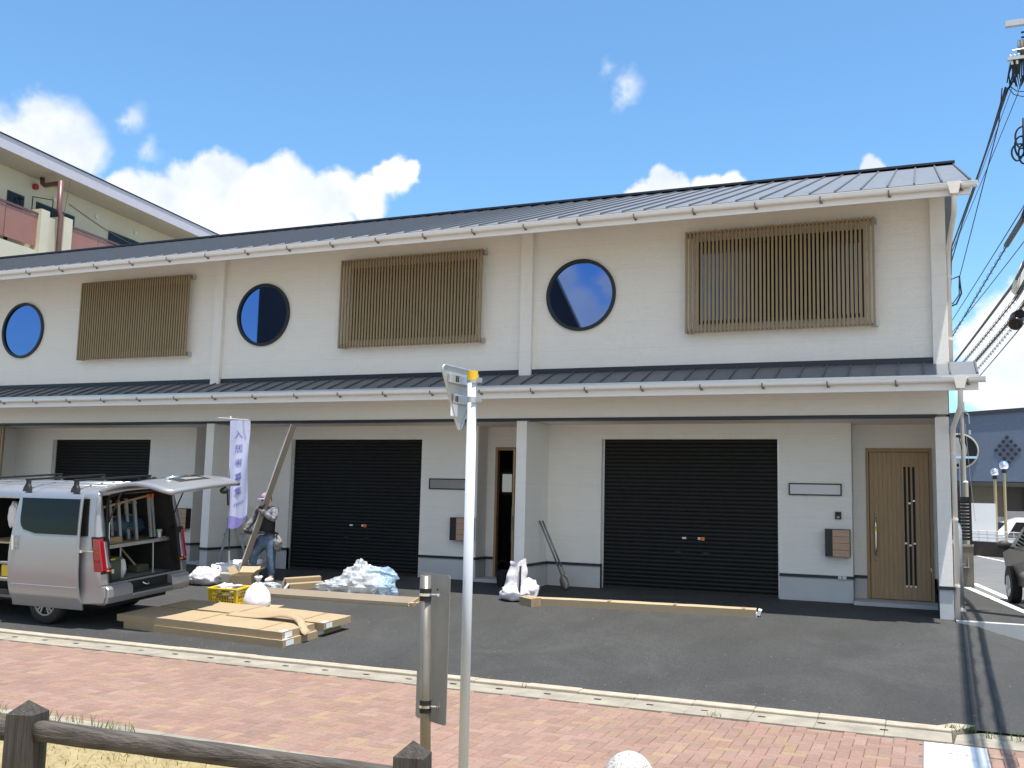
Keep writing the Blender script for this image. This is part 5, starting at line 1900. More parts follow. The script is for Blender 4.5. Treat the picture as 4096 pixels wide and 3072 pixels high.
for ch_, uc in zip('入居者募集', (.145, .285, .425, .565, .705)):
    text_on(lambda x, y, uc=uc: flagp(uc - y / 1.9, .47 + x / .43) + Vector((0, -.0035, 0)), ch_, .165, 'lettering', 'flag_ink', fl)
text_on(lambda x, y: flagp(.825 - y / 1.9, .52 + x / .43) + Vector((0, -.0035, 0)), 'FERIX', .085, 'lettering', 'flag_ink', fl)

# ================================================================== WORKER
def skin_mesh(name, nodes, edges, m, parent, sub=2, root=0):
    me_ = bpy.data.meshes.new(name)
    org = ORG[parent.name] if parent is not None else Vector((0, 0, 0))
    me_.from_pydata([Vector(p[:3]) - org for p in nodes], edges, [])
    o = bpy.data.objects.new(name, me_)
    COL.objects.link(o)
    sk = o.modifiers.new('skin', 'SKIN')
    sk.use_smooth_shade = True
    ss = o.modifiers.new('sub', 'SUBSURF'); ss.levels = sub; ss.render_levels = sub
    for i, p in enumerate(nodes):
        r = p[3]
        me_.skin_vertices[0].data[i].radius = (r, p[4] if len(p) > 4 else r)
        me_.skin_vertices[0].data[i].use_root = (i == root)
    bpy.context.view_layer.update()
    dg = bpy.context.evaluated_depsgraph_get()
    mesh2 = bpy.data.meshes.new_from_object(o.evaluated_get(dg))
    bpy.data.objects.remove(o)
    bpy.data.meshes.remove(me_)
    mesh2.name = name
    mesh2.materials.clear()
    for q in (m if isinstance(m, list) else [m]):
        mesh2.materials.append(MT[q])
    for p in mesh2.polygons: p.use_smooth = True
    o = bpy.data.objects.new(name, mesh2)
    COL.objects.link(o)
    if parent is not None:
        o.parent = parent
        ORG[o.name] = org
    return o


PY = 14.98
person = thing('person', 'worker in a mauve cap, dark vest, patterned shirt and jeans steadying a long metal channel', 'person', (-11.1, PY, -.055))
# body: pelvis root, torso, neck, head, arms to the wrist, legs to the ankle
Bn = [(-11.145, PY, .74, .120, .090),          # 0 pelvis
      (-11.145, PY, .90, .110, .080),          # 1 waist
      (-11.150, PY - .01, 1.08, .125, .090),   # 2 chest
      (-11.155, PY - .02, 1.20, .105, .075),   # 3 upper chest
      (-11.160, PY - .03, 1.30, .055, .055),   # 4 neck
      (-11.165, PY - .06, 1.37, .072, .082),   # 5 jaw
      (-11.175, PY - .05, 1.45, .084, .098),   # 6 skull
      (-11.180, PY - .04, 1.50, .070, .080),   # 7 crown
      (-11.335, PY - .02, 1.235, .068), (-11.430, PY - .06, 1.06, .052), (-11.515, PY - .20, .85, .036),      # 8-10 arm at picture left
      (-10.985, PY - .02, 1.245, .068), (-10.955, PY - .09, 1.06, .054), (-11.175, PY - .27, 1.275, .036),     # 11-13 arm at picture right
      (-11.255, PY, .66, .098), (-11.375, PY - .10, .41, .070), (-11.370, PY + .02, .10, .052), (-11.385, PY - .07, -.01, .030),   # 14-17 leg
      (-11.045, PY, .66, .098), (-11.020, PY - .03, .40, .070), (-10.995, PY - .01, .06, .050), (-10.985, PY - .10, -.02, .030)]   # 18-21 leg
Be = [(0, 1), (1, 2), (2, 3), (3, 4), (4, 5), (5, 6), (6, 7), (3, 8), (8, 9), (9, 10), (3, 11), (11, 12), (12, 13), (0, 14), (14, 15), (15, 16), (16, 17), (0, 18), (18, 19), (19, 20), (20, 21)]
bodyo = skin_mesh('body', Bn, Be, ['skin'], person, 2)
# clothing
Sn = [(-11.150, PY - .005, 1.02, .172, .128), (-11.155, PY - .02, 1.19, .166, .115), (-11.158, PY - .025, 1.27, .09, .08),
      (-11.340, PY - .02, 1.235, .083), (-11.432, PY - .06, 1.06, .066), (-11.505, PY - .185, .872, .047),
      (-10.980, PY - .02, 1.245, .083), (-10.952, PY - .09, 1.06, .069), (-11.155, PY - .255, 1.255, .048)]
skin_mesh('shirt', Sn, [(0, 1), (1, 2), (1, 3), (3, 4), (4, 5), (1, 6), (6, 7), (7, 8)], 'shirt', person)
Vn = [(-11.145, PY - .010, .80, .162, .130), (-11.145, PY - .012, .88, .160, .128), (-11.150, PY - .015, 1.04, .180, .142), (-11.155, PY - .028, 1.19, .150, .128), (-11.157, PY - .03, 1.26, .08, .085)]
skin_mesh('vest', Vn, [(0, 1), (1, 2), (2, 3), (3, 4)], 'vest', person)
Jn = [(-11.145, PY, .85, .155, .122), (-11.145, PY, .70, .165, .130), (-11.258, PY, .62, .112), (-11.378, PY - .10, .41, .086), (-11.372, PY + .02, .085, .070),
      (-11.042, PY, .62, .112), (-11.018, PY - .03, .40, .086), (-10.995, PY - .01, .045, .070)]
skin_mesh('jeans', Jn, [(0, 1), (1, 2), (2, 3), (3, 4), (1, 5), (5, 6), (6, 7)], 'jeans', person, root=1)
b = MB(); b.tube([(-11.145 + .168 * cos(radians(a)), PY + .135 * sin(radians(a)), .825) for a in range(0, 360, 15)], .02, 8, closed=True)
bel = b.build('belt', 'black', person, smooth=True)
b = MB(); b.box(-11.20, -11.09, PY - .165, PY - .145, .80, .85); b.build('buckle', 'chrome', bel, bevel=.005)
# shoes
for (x, y, z) in ((-11.385, PY - .06, -.035), (-10.985, PY - .09, -.045)):
    b = MB()
    b.sphere((x, y, z + .03), 1, 14, 10, sc=(.050, .125, .052))
    for p in b.v:
        if p.z < z - .005: p.z = z - .005
        if p.y > y: p.z += .02 * (p.y - y) / .12
    b.build('shoe', 'shoe', person, smooth=True)
# cap
b = MB()
b.sphere((-11.178, PY - .045, 1.475), 1, 18, 12, sc=(.098, .110, .085))
for p in b.v:
    if p.z < 1.452: p.z = 1.452
def brim(u, w):
    g = radians(200 + 140 * u)
    r = .09 + .075 * w
    return (-11.178 + (r if True else 0) * cos(g), PY - .045 + r * 1.12 * sin(g), 1.456 - .02 * w)
b.grid(brim, 12, 3)
b.build('cap', 'cap', person, smooth=True)
# face
b = MB(); b.sphere((-11.172, PY - .155, 1.405), .02, 10, 8, sc=(.8, 1, 1.3)); b.build('nose', 'skin', person, smooth=True)
b = MB()
for dx in (-.032, .032): b.sphere((-11.175 + dx, PY - .138, 1.425), .011, 8, 6)
build_parts(b, 'eye', 'vest', person, smooth=True)
b = MB(); b.box(-11.195, -11.150, PY - .140, PY - .128, 1.362, 1.369); b.build('mouth', mat('lips', (.30, .12, .10), .5), person)
b = MB()
for dx in (-.088, .088): b.sphere((-11.175 + dx, PY - .04, 1.41), .022, 8, 6, sc=(.5, 1, 1.5))
build_parts(b, 'ear', 'skin', person, smooth=True)
b = MB(); b.sphere((-11.178, PY - .02, 1.43), 1, 14, 10, sc=(.093, .10, .075)); 
for p in b.v:
    if p.y < PY - .06: p.y = PY - .06
b.build('hair', 'black', person, smooth=True)


# the held channel and the hands
CB, CT = Vector((-11.60, 14.78, gz(0, 14.78) + .02)), Vector((-10.61, 14.86, 2.80))
def on_bar(z): return CB.lerp(CT, (z - CB.z) / (CT.z - CB.z))
axis = (CT - CB).normalized()
sidev_ = axis.cross(Vector((0, 1, 0))).normalized()
if sidev_.x < 0: sidev_ = -sidev_
dep = axis.cross(sidev_).normalized()
if dep.y > 0: dep = -dep
t = thing('metal_channel', 'long grey metal channel held upright at a slant by the worker', 'channel', CB)
b = MB()
wd, dp_, th = .085, .075, .004
q1 = (sidev_ - dep * .9).normalized()   # two visible faces meet on an arris facing the street
A_ = dep * .05
L_ = -sidev_ * .065 + dep * -.012
R_ = sidev_ * .055 + dep * -.030
for (p, q) in ((L_, A_),):
    n_ = (q - p).cross(axis).normalized() * th
    b.add([CB + p, CB + q, CT + q, CT + p, CB + p + n_, CB + q + n_, CT + q + n_, CT + p + n_], [(0, 1, 2, 3), (7, 6, 5, 4), (0, 4, 5, 1), (2, 6, 7, 3), (1, 5, 6, 2), (0, 3, 7, 4)])
b.build('wide_face', 'greymetal', t)
b = MB()
for (p, q) in ((A_, R_),):
    n_ = (q - p).cross(axis).normalized() * th
    b.add([CB + p, CB + q, CT + q, CT + p, CB + p + n_, CB + q + n_, CT + q + n_, CT + p + n_], [(0, 1, 2, 3), (7, 6, 5, 4), (0, 4, 5, 1), (2, 6, 7, 3), (1, 5, 6, 2), (0, 3, 7, 4)])
Bk = -dep * .055 - sidev_ * .01
for (p, q) in ((R_, Bk), (Bk, L_)):
    n_ = (q - p).cross(axis).normalized() * th
    b.add([CB + p, CB + q, CT + q, CT + p, CB + p + n_, CB + q + n_, CT + q + n_, CT + p + n_], [(0, 1, 2, 3), (7, 6, 5, 4), (0, 4, 5, 1), (2, 6, 7, 3), (1, 5, 6, 2), (0, 3, 7, 4)])
b.build('narrow_face', 'brownmetal', t)


def hand(wrist, centre, spread, curl, thumb_dir, name='glove'):
    """gloved hand: palm, four unequal curled fingers and a thumb from the side of the palm"""
    wrist, centre, spread, curl = Vector(wrist), Vector(centre), Vector(spread).normalized(), Vector(curl).normalized()
    nodes = [(*wrist, .032), (*(wrist.lerp(centre, .6)), .036), (*centre, .036)]
    edges = [(0, 1), (1, 2)]
    fwd = (centre - wrist).normalized()
    for i, (off, ln) in enumerate(((-.030, .068), (-.010, .078), (.010, .074), (.030, .058))):
        k0 = centre + spread * off + fwd * .022
        k1 = k0 + fwd * (ln * .35) + curl * (ln * .20)
        k2 = k1 + fwd * (ln * .05) + curl * (ln * .42)
        k3 = k2 - fwd * (ln * .28) + curl * (ln * .22)
        n0 = len(nodes)
        nodes += [(*k0, .0125), (*k1, .0115), (*k2, .0105), (*k3, .009)]
        edges += [(2, n0), (n0, n0 + 1), (n0 + 1, n0 + 2), (n0 + 2, n0 + 3)]
    td = Vector(thumb_dir).normalized()
    n0 = len(nodes)
    c1 = wrist.lerp(centre, .55) + td * .035
    nodes += [(*c1, .014), (*(c1 + td * .022 + curl * .03), .012), (*(c1 + td * .008 + curl * .058), .010)]
    edges += [(1, n0), (n0, n0 + 1), (n0 + 1, n0 + 2)]
    return skin_mesh(name, nodes, edges, 'glove', person, 1)


h1 = on_bar(1.315) + dep * .075 + sidev_ * .02
hand((-11.175, PY - .27, 1.275), h1, axis, (-sidev_ * .9 - dep * .45), axis)
h2 = on_bar(.81) - sidev_ * .08 + dep * .0
hand((-11.515, PY - .20, .85), h2, axis, (sidev_ * .5 + dep * .9), axis)
# pouches
for (x, y, z, s, lb) in ((-10.885, PY - .02, .64, 1.0, 0), (-11.385, PY + .03, .60, .62, 0)):
    b = lumpy((x, y, z), (.085 * s, .07 * s, .14 * s), 71 + s, amp=.25)
    po = b.build('tool_pouch', 'leather', person, smooth=True)
    b = MB(); b.tube([(x - .02, y - .03, z + .12 * s), (x + .02, y - .04, z + .20 * s)], .012, 6); b.build('tool_handle', 'black', po)

# ================================================================== SIGNS, BOLLARD, FENCE
C0 = Vector((0, 0, 1.6))
t = thing('road_sign', 'back of a triangular road sign on a tall pale grey pole with yellow band', 'road sign', (-2.6, 5.5, -.44))
PTp, PBt = Vector((-2.552, 5.40, 2.345)), Vector((-2.615, 5.56, -.46))
b = MB(); b.tube([PBt, PTp], .0302, 24); po = b.build('pole', 'poleblue', t, smooth=True)
for p in po.data.polygons: p.use_smooth = len(p.vertices) == 4
b = MB(); b.tube([PTp + Vector((0, 0, -.045)), PTp + Vector((0, 0, .012))], .0325, 24); b.build('yellow_band', 'yellowcap', t)
lat = Vector((.922, .388, 0)) * .226 + Vector((-.388, .915, 0)) * .43     # along the sign, left end nearer
lat.normalize()
nrm = Vector((lat.y, -lat.x, 0))
ctr = Vector((-2.645, 5.40, 2.39)) + nrm * 0
ctr = Vector(PTp) - nrm * .085 + Vector((0, 0, .0)) - lat * .0
ctr.z = 2.375
side = .47
r_ = .03
tri = []
pts = [(-side / 2, 0), (side / 2, 0), (0, -side * .866)]
for i, (px, pz) in enumerate(pts):
    a0 = {0: 90, 1: 90, 2: 210}[i]
    cx, cz = {0: (-side / 2 + r_ * 1.732, -r_), 1: (side / 2 - r_ * 1.732, -r_), 2: (0, -side * .866 + 2 * r_)}[i]
    rng = {0: (210, 90), 1: (90, -30), 2: (-30, -150)}[i]
    tri += arc(cx, cz, r_, rng[0], rng[1], 8)
b = MB(); b.prism(tri, lambda a, c, d: ctr + lat * a + Vector((0, 0, c)) + nrm * d, -.004, 0)
b.build('sign_plate', 'signback', t)
b = MB()
ring = [ctr + lat * a + Vector((0, 0, c)) for a, c in tri]
b.tube(ring, .007, 6, closed=True)
b.build('rolled_edge', 'steel', t, smooth=True)
for k, zz in enumerate((-.075, -.195)):
    hw = .155 if k == 0 else .095
    b = MB(); b.prism([(-hw, zz - .028), (hw, zz - .028), (hw, zz + .028), (-hw, zz + .028)], lambda a, c, d: ctr + lat * a + Vector((0, 0, c)) + nrm * d, .002, .024)
    rl = b.build('mounting_rail', 'steel', t, bevel=.004)
    b = MB()
    for a in (-.09, -.07, .055, .075):
        if abs(a) < hw:
            b.prism([(a - .006, zz - .018), (a + .006, zz - .018), (a + .006, zz + .018), (a - .006, zz + .018)], lambda x, c, d: ctr + lat * x + Vector((0, 0, c)) + nrm * d, .0245, .0262)
    build_parts(b, 'slot', 'seal', rl)
    b = MB()
    pc = PTp + Vector((0, 0, ctr.z + zz - PTp.z)) + (PBt - PTp) * ((PTp.z - (ctr.z + zz)) / (PTp.z - PBt.z)) - Vector((0, 0, (PBt - PTp).z * ((PTp.z - (ctr.z + zz)) / (PTp.z - PBt.z))))
    b.cyl(pc + Vector((0, 0, -.018)), pc + Vector((0, 0, .018)), .034, 20)
    b.box(pc.x + .03, pc.x + .06, pc.y - .012, pc.y + .012, pc.z - .014, pc.z + .014)
    b.build('clamp', 'steel', t)
b = MB(); b.prism([(-.11, -.30), (-.03, -.30), (-.03, -.225), (-.11, -.225)], lambda a, c, d: ctr + lat * a + Vector((0, 0, c)) + nrm * d, .001, .0022)
b.build('sticker', 'labelw', t)

t = thing('notice_board', 'back of a blank grey notice plate clamped on a low bronze grey pole', 'sign', (-2.66, 5.1, -.44))
P0_, P1_ = Vector((-2.665, 5.19, -.46)), Vector((-2.650, 5.055, 1.137))
b = MB(); b.tube([P0_, P1_], .0302, 24); po = b.build('pole', 'brownpole', t, smooth=True)
for p in po.data.polygons: p.use_smooth = len(p.vertices) == 4
lt2 = (Vector((.922, .388, 0)) * .19 - Vector((-.388, .915, 0)) * .21).normalized()
nr2 = Vector((lt2.y, -lt2.x, 0))
pc2 = Vector((-2.626, 5.12, .72)) - nr2 * .045 - lt2 * .055
wid, hei = .285, .835
rr = [(wid / 2 - .02 + .02 * cos(radians(a)), hei / 2 - .02 + .02 * sin(radians(a))) for a in range(0, 91, 15)]
pl = rr + [(-x, y) for x, y in reversed(rr)] + [(-x, -y) for x, y in rr] + [(x, -y) for x, y in reversed(rr)]
b = MB(); b.prism(pl, lambda a, c, d: pc2 + lt2 * a + Vector((0, 0, c)) + nr2 * d, -.003, 0)
b.build('plate', 'notice_back', t)
for zz in (1.03, .40):
    f = (zz - P0_.z) / (P1_.z - P0_.z)
    c = P0_.lerp(P1_, f)
    b = MB(); b.cyl(c + Vector((0, 0, -.035)), c + Vector((0, 0, .035)), .0335, 20); cl = b.build('rubber_sleeve', 'seal', t)
    b = MB(); b.cyl(c + Vector((0, 0, -.007)), c + Vector((0, 0, .008)), .0365, 20)
    b.tube([c + Vector((.02, .008, 0)), c + Vector((.075, .03, 0))], .006, 8); b.cyl(c + Vector((.066, .026, -.008)), c + Vector((.066, .026, .008)), .010, 8)
    b.build('band', 'chrome', cl)
b = MB()
for a, c in ((-.09, .10), (.03, .33)): b.prism(arc(a, c, .006, 0, 330, 10), lambda x, z, d: pc2 + lt2 * x + Vector((0, 0, z)) + nr2 * d, .0005, .002)
build_parts(b, 'rivet', 'seal', t)

b = MB()
b.lathe([(.0, -.46), (.15, -.46), (.15, -.05)] + [(.15 * cos(radians(a)), -.05 + .165 * sin(radians(a))) for a in range(6, 90, 7)] + [(.0, .115)], (-1.656, 5.823, 0), 36)
b.build('bollard', 'granite', smooth=True, label='speckled granite bollard with domed top on the pavement edge', cat='bollard')

fence = thing('wooden_fence', 'low weathered dark wooden post and rail fence in the foreground', 'fence', (-2.8, 3.4, -.46))
FA, FB = Vector((-3.655, 3.27, 0)), Vector((-1.905, 3.576, 0))
fd = (FB - FA).normalized()
posts = [(FA - fd * 1.77, .665), (FA, .663), (FB, .626), (FB + fd * 1.77, .60)]
for k, (p, zt) in enumerate(posts):
    b = MB()
    hw = .0625
    ang = math.atan2(fd.y, fd.x) + radians(2)
    mxp_ = Matrix.Translation((p.x, p.y, 0)) @ Matrix.Rotation(ang, 4, 'Z')
    n = 14
    ringp = []
    for j, z in enumerate([-.5 + (zt - .055 + .5) * i / n for i in range(n + 1)]):
        for (i1, (sx, sy)) in enumerate(((-1, -1), (1, -1), (1, 1), (-1, 1))):
            d = .003 * noise.noise(Vector((sx * 3 + k, sy * 3, z * 6)))
            ringp.append(mxp_ @ Vector((sx * (hw + d), sy * (hw + d), z)))
    b.add(ringp, [(4 * j + i, 4 * j + (i + 1) % 4, 4 * (j + 1) + (i + 1) % 4, 4 * (j + 1) + i) for j in range(n) for i in range(4)])
    bt = len(ringp) - 4
    b.add(ringp[-4:] + [mxp_ @ Vector((0, 0, zt))], [(0, 1, 4), (1, 2, 4), (2, 3, 4), (3, 0, 4)])
    b.build('post', 'old_wood', fence, bevel=.004)
rails = [((FA - fd * 1.70), (FA - fd * .05), .57, .565), ((FA + fd * .05), (FB - fd * .05), .575, .515), ((FB + fd * .05), (FB + fd * 1.7), .51, .46)]
for a, c, za_, zb_ in rails:
    for dz in (0, -.42):
        b = MB()
        n = 26
        k = 12
        pts_ = []
        nv = Vector((-fd.y, fd.x, 0))
        for i in range(n + 1):
            f = i / n
            cpt = a.lerp(c, f) + Vector((0, 0, za_ + (zb_ - za_) * f - .04 + dz))
            for j in range(k):
                g = 2 * pi * (j + .5) / k
                d = 1 + .10 * noise.noise(Vector((f * 7, cos(g) * 1.3, sin(g) * 1.3 + dz + a.x)))
                cg, sg = cos(g), sin(g)
                q_ = (abs(cg) ** 4 + abs(sg) ** 4) ** -.25
                pts_.append(cpt + nv * (.040 * cg * q_ * d) + Vector((0, 0, .042 * sg * q_ * d)))
        b.add(pts_, [(i * k + j, i * k + (j + 1) % k, (i + 1) * k + (j + 1) % k, (i + 1) * k + j) for i in range(n) for j in range(k)])
        b.add(pts_[:k], [list(range(k))]); b.add(pts_[-k:], [list(range(k))])
        b.build('rail', 'old_wood_h', fence, smooth=True)

# ================================================================== APARTMENT BLOCK BEHIND
apt = thing('apartment_block', 'cream apartment block behind the row with pink balcony panels and pale eaves', 'building', (-33, 27, -.5))
AP = Vector((-32.6, 26.8, 0)); ad = Vector((-.124, .992, 0)).normalized(); an = Vector((.992, .124, 0)).normalized()
def ap(s, o, z): return AP + ad * s + an * o + Vector((0, 0, z))
def abox(mb, s0, s1, o0, o1, z0, z1, m=0):
    p = [ap(s, o, z) for s in (s0, s1) for o in (o0, o1) for z in (z0, z1)]
    mb.add(p, [(0, 1, 3, 2), (4, 6, 7, 5), (0, 4, 5, 1), (2, 3, 7, 6), (0, 2, 6, 4), (1, 5, 7, 3)], m)
b = MB(); abox(b, -9, 24, -10, -1.5, -.9, 14.45); b.build('wall', 'apt_wall', apt)
b = MB(); abox(b, -9.8, 24.8, -11, -.03, 14.46, 14.62); b.build('eaves_slab', 'apt_soffit', apt)
b = MB(); abox(b, -9.8, 24.8, -.03, .0, 14.46, 14.985); b.build('fascia', 'apt_fascia', apt)
b = MB(); abox(b, -9.85, 24.85, -11.1, .03, 14.99, 15.04); b.build('roof_edge', 'black', apt)
for zf in (10.95, 8.05, 5.15):
    for s0, s1 in ((-9, 1.15), (3.0, 24)):
        b = MB(); abox(b, s0, s1, -1.5, .02, zf - .78, zf); b.build('balcony_slab', 'apt_wall', apt)
        n = int(round((s1 - s0) / 1.7))
        b = MB()
        for k in range(n):
            w = (s1 - s0) / n
            abox(b, s0 + k * w + .03, s0 + (k + 1) * w - .03, -.06, -.03, zf + .16, zf + 1.42)
        build_parts(b, 'balcony_panel', 'apt_panel', apt)
        b = MB(); abox(b, s0, s1, -.08, .0, zf + 1.46, zf + 1.55); b.build('handrail', 'apt_pipe', apt)
    b = MB()
    abox(b, 1.16, 1.62, -1.5, .13, zf - .85, zf + 1.72); abox(b, 2.45, 2.95, -1.5, .13, zf - .85, zf + 1.76)
    build_parts(b, 'balcony_pier', 'apt_wall', apt)
    b = MB(); abox(b, 1.62, 2.45, -1.5, -.02, zf - .8, zf + 1.55); b.build('recess_panel', 'apt_wall', apt)
    for s0, s1, z0 in ((-7, -4, 0), (-2.4, .1, 0), (1.0, 1.9, 0), (2.6, 4.9, 0), (7.2, 9.6, 0), (11, 14, 0), (16, 19, 0)):
        b = MB(); abox(b, s0, s1, -1.52, -1.46, zf + .1, zf + 2.55)
        w = b.build('window', 'bronze', apt)
        b = MB(); abox(b, s0 + .06, (s0 + s1) / 2 - .03, -1.455, -1.45, zf + .2, zf + 2.48); abox(b, (s0 + s1) / 2 + .03, s1 - .06, -1.455, -1.45, zf + .2, zf + 2.48)
        build_parts(b, 'window_pane', 'dark_glass', w)
b = MB()
b.tube([ap(2.45, -1.15, 14.46), ap(2.45, -1.1, 14.2), ap(2.42, -.95, 14.10), ap(2.2, .0, 14.08), ap(2.12, .12, 14.06)], .10, 12)
b.tube([ap(2.1, .12, 14.12), ap(2.1, .14, 12.9), ap(2.1, .25, 12.6), ap(2.1, .25, 5.0)], .105, 12)
b.build('drainpipe', 'apt_pipe', apt, smooth=True)
b = MB(); b.cyl(ap(2.42, -1.5, 14.08), ap(2.42, -1.36, 14.08), .13, 14); b.build('alarm_bell', mat('red_bell', (.35, .02, .02), .4), apt)
b = MB()
for s0, s1, z0, z1 in ((1.85, 3.0, 12.75, 13.45),):
    b.tube([ap(s0, -1.0, z0), ap(s0, -1.0, z1), ap(s1, -1.0, z1 + .2), ap(s1, -1.0, z0)], .025, 6)
b.build('drying_rack', 'black', apt)
b = MB()
pts = [ap(4.5 + 8 * k / 20, -1.46, 13.95 - .35 * sin(pi * k / 20) - .03 * k) for k in range(21)]
b.tube(pts, .018, 5); b.tube([ap(2.9, -.01, 14.99), ap(2.95, -.4, 12.7)], .015, 5)
b.build('loose_wire', 'brownmetal', apt)
b = MB()
for s in (3.5, 6.2, 9.0): abox(b, s, s + .12, -1.5, -1.4, 13.8, 13.95)
build_parts(b, 'eave_lamp', 'ceramic', apt)

# brown building across the street (seen only mirrored in the round windows)
t = thing('street_building', 'dark brown building across the street mirrored in the round windows', 'building', (-40, -40, -.9))
b = MB(); b.prism([(-55.3, -.9), (-55.3, 26), (-29.9, 26), (-26.5, 18.8), (-24.45, 14.6), (-21.5, 8), (-21.5, -.9)], lambda a, c, d: (a + (d + 40) * .62, d, c), -52, -40)
b.build('wall', 'reflect_bldg', t)
b = MB(); b.tube([(-29.9, -39.9, 26), (-26.5, -39.9, 18.8), (-24.45, -39.9, 14.6), (-21.5, -39.9, 8)], .10, 6)
b.build('verge_trim', 'concrete_pole', t)

# ================================================================== RIGHT BACKGROUND
hall = thing('hall', 'slate blue hall with a big round window and diamond pattern of square holes', 'building', (6, 60, -.9))
b = MB()
b.prism([(-14, 2.98), (30, 3.06), (30, 8.6), (2.06, 6.63), (-14, 5.6)], lambda a, c, d: (a, 60 + d, c), 0, 14)
b.build('upper_wall', 'hall', hall)
b = MB(); b.prism([(-14, 5.6), (2.06, 6.63), (30, 8.6), (30, 8.85), (2.06, 6.85), (-14, 5.82)], lambda a, c, d: (a, 60 + d, c), -.12, 14); b.build('roof_edge', 'roof_dark', hall)
b = MB()
b.box(-14, 30, 61.5, 62, -.9, 2.97); b.build('base_wall', 'hall_dark', hall)
for x0, x1 in ((2.3, 3.9), (5.0, 6.8), (7.6, 9.8)):
    b = MB(); b.box(x0, x1, 61.2, 61.49, -.9, 2.96); b.build('base_panel', 'hall_brown', hall)
b = MB(); b.box(-14, 30, 60.0, 61.4, 2.75, 2.975); b.build('base_beam', 'hall_dark', hall)
cx, cz, R_ = 1.75, 4.68, .93
n = 48
b = MB()
b.tube([(cx + R_ * cos(2 * pi * k / n), 59.95, cz + R_ * sin(2 * pi * k / n)) for k in range(n)], .05, 8, closed=True)
w = b.build('round_window', 'concrete_pole', hall, smooth=True)
b = MB(); b.add([(cx + R_ * cos(2 * pi * k / n), 59.93, cz + R_ * sin(2 * pi * k / n)) for k in range(n)], [list(range(n))]); b.build('window_pane', 'dark_glass', w)
b = MB(); b.box(cx - .9, cx + .85, 59.80, 59.90, cz - .42, cz - .30); b.build('transom', mat('pale_blue_bar', (.35, .5, .62), .5), w)
b = MB(); b.add([(cx - .25 + .62 * cos(2 * pi * k / n), 59.90, cz + .02 + .75 * sin(2 * pi * k / n)) for k in range(n)], [list(range(n))]); b.build('inner_disc', 'plate_grey', w)
for i in range(4):
    for j in range(4):
        b = MB()
        x = 4.13 + (i - j) * .0 + i * .195 - j * .183; z = 5.43 - i * .225 - j * .235
        s = .115
        b.prism([(x, z - s), (x + s, z), (x, z + s), (x - s, z)], lambda a, c, d: (a, 60 + d, c), -.05, -.014)
        b.build('square_hole', 'seal', hall)

def globe_lamp(x, y, z, lb, r):
    t = thing('street_lamp', lb, 'street lamp', (x, y, -.9), group='mirrored globe street lamps')
    b = MB(); b.cyl((x, y, -.9), (x, y, z - r), .055, 12); b.build('pole', 'brass', t)
    b = MB(); b.cyl((x, y, z - r - .12), (x, y, z - r + .03), .09, 12); b.build('collar', 'black', t)
    b = MB(); b.sphere((x, y, z), r, 20, 14); b.build('globe', 'mirrorball', t, smooth=True)
globe_lamp(2.43, 42, 2.95, 'shorter of the two mirrored globe street lamps before the slate hall', .155)
globe_lamp(2.755, 42, 3.21, 'taller of the two mirrored globe street lamps before the slate hall', .172)

t = thing('slim_utility_pole', 'slim pale utility pole with bracket and cable behind the corner downpipe', 'utility pole', (.955, 30, -.9))
b = MB(); b.tube([(.98, 30, -.9), (.955, 30, 4.55)], [.075, .05], 12); b.build('pole', 'concrete_pole', t)
b = MB(); b.tube([(.895, 30.05, -.5), (.885, 30.05, 2.9)], .032, 8); b.build('conduit', 'steel', t)
b = MB(); b.box(.88, 1.09, 29.95, 30.0, 4.22, 4.27); b.tube([(1.06, 29.97, 4.2), (1.13, 29.97, 4.15), (1.14, 29.97, 3.9)], .012, 6); b.cyl((1.14, 29.97, 3.6), (1.14, 29.97, 3.72), .03, 8); b.box(.985, 1.03, 29.93, 29.99, 4.25, 4.5)
b.build('bracket', 'steel', t)
b = MB(); b.tube([(.86, 29.95, 3.75), (.875, 29.95, 3.45), (.93, 29.95, 3.2)], .012, 6); b.build('cable', 'cable', t)
b = MB(); b.tube([(1.04, 30.1, 3.9), (1.14, 30.4, 2.4), (1.25, 30.8, 1.2)], .006, 5); b.build('guy_wire', 'steel', t)
t = thing('pole_sleeve_post', 'thick short concrete post standing beside the slim utility pole', 'post', (1.0, 29.8, -.9))
b = MB(); b.cyl((1.0, 29.8, -.9), (1.0, 29.8, 2.25), .065, 12); b.build('post', 'concrete_pole', t)
b = MB(); b.sphere((1.0, 29.8, 2.27), .068, 12, 8, sc=(1, 1, .6)); b.build('cap', 'whitetrim', t)

t = thing('block_wall', 'short stained concrete block wall end beyond the corner of the white building', 'wall', (.72, 22.0, -.1))
b = MB(); b.box(.35, .842, 22.0, 22.15, -.2, .80); b.build('wall', 'concrete_dark', t)
b = MB(); b.box(.33, .852, 21.985, 22.165, .802, .845); b.build('coping', 'concrete', t)
b = MB(); b.box(.60, .76, 21.94, 21.998, .385, .40); b.cyl((.66, 21.95, .45), (.66, 21.999, .45), .012, 8); b.box(.74, .752, 21.95, 21.999, .4, .58); b.build('tap_bracket', 'steel', t)
t = thing('louvre_fence', 'black louvred fence panel standing on the stained block wall', 'fence', (.7, 22, .9))
b = MB()
n = 13
for k in range(n):
    z = .93 + k * .067
    b.box(.40, .828, 22.03, 22.055, z, z + .05)
b.build('slats', 'seal', t)
b = MB(); b.box(.40, .44, 22.0, 22.09, .846, 1.80); b.box(.785, .83, 22.0, 22.09, .846, 1.80); b.box(.44, .785, 22.01, 22.08, 1.70, 1.80); b.build('frame', 'seal', t)

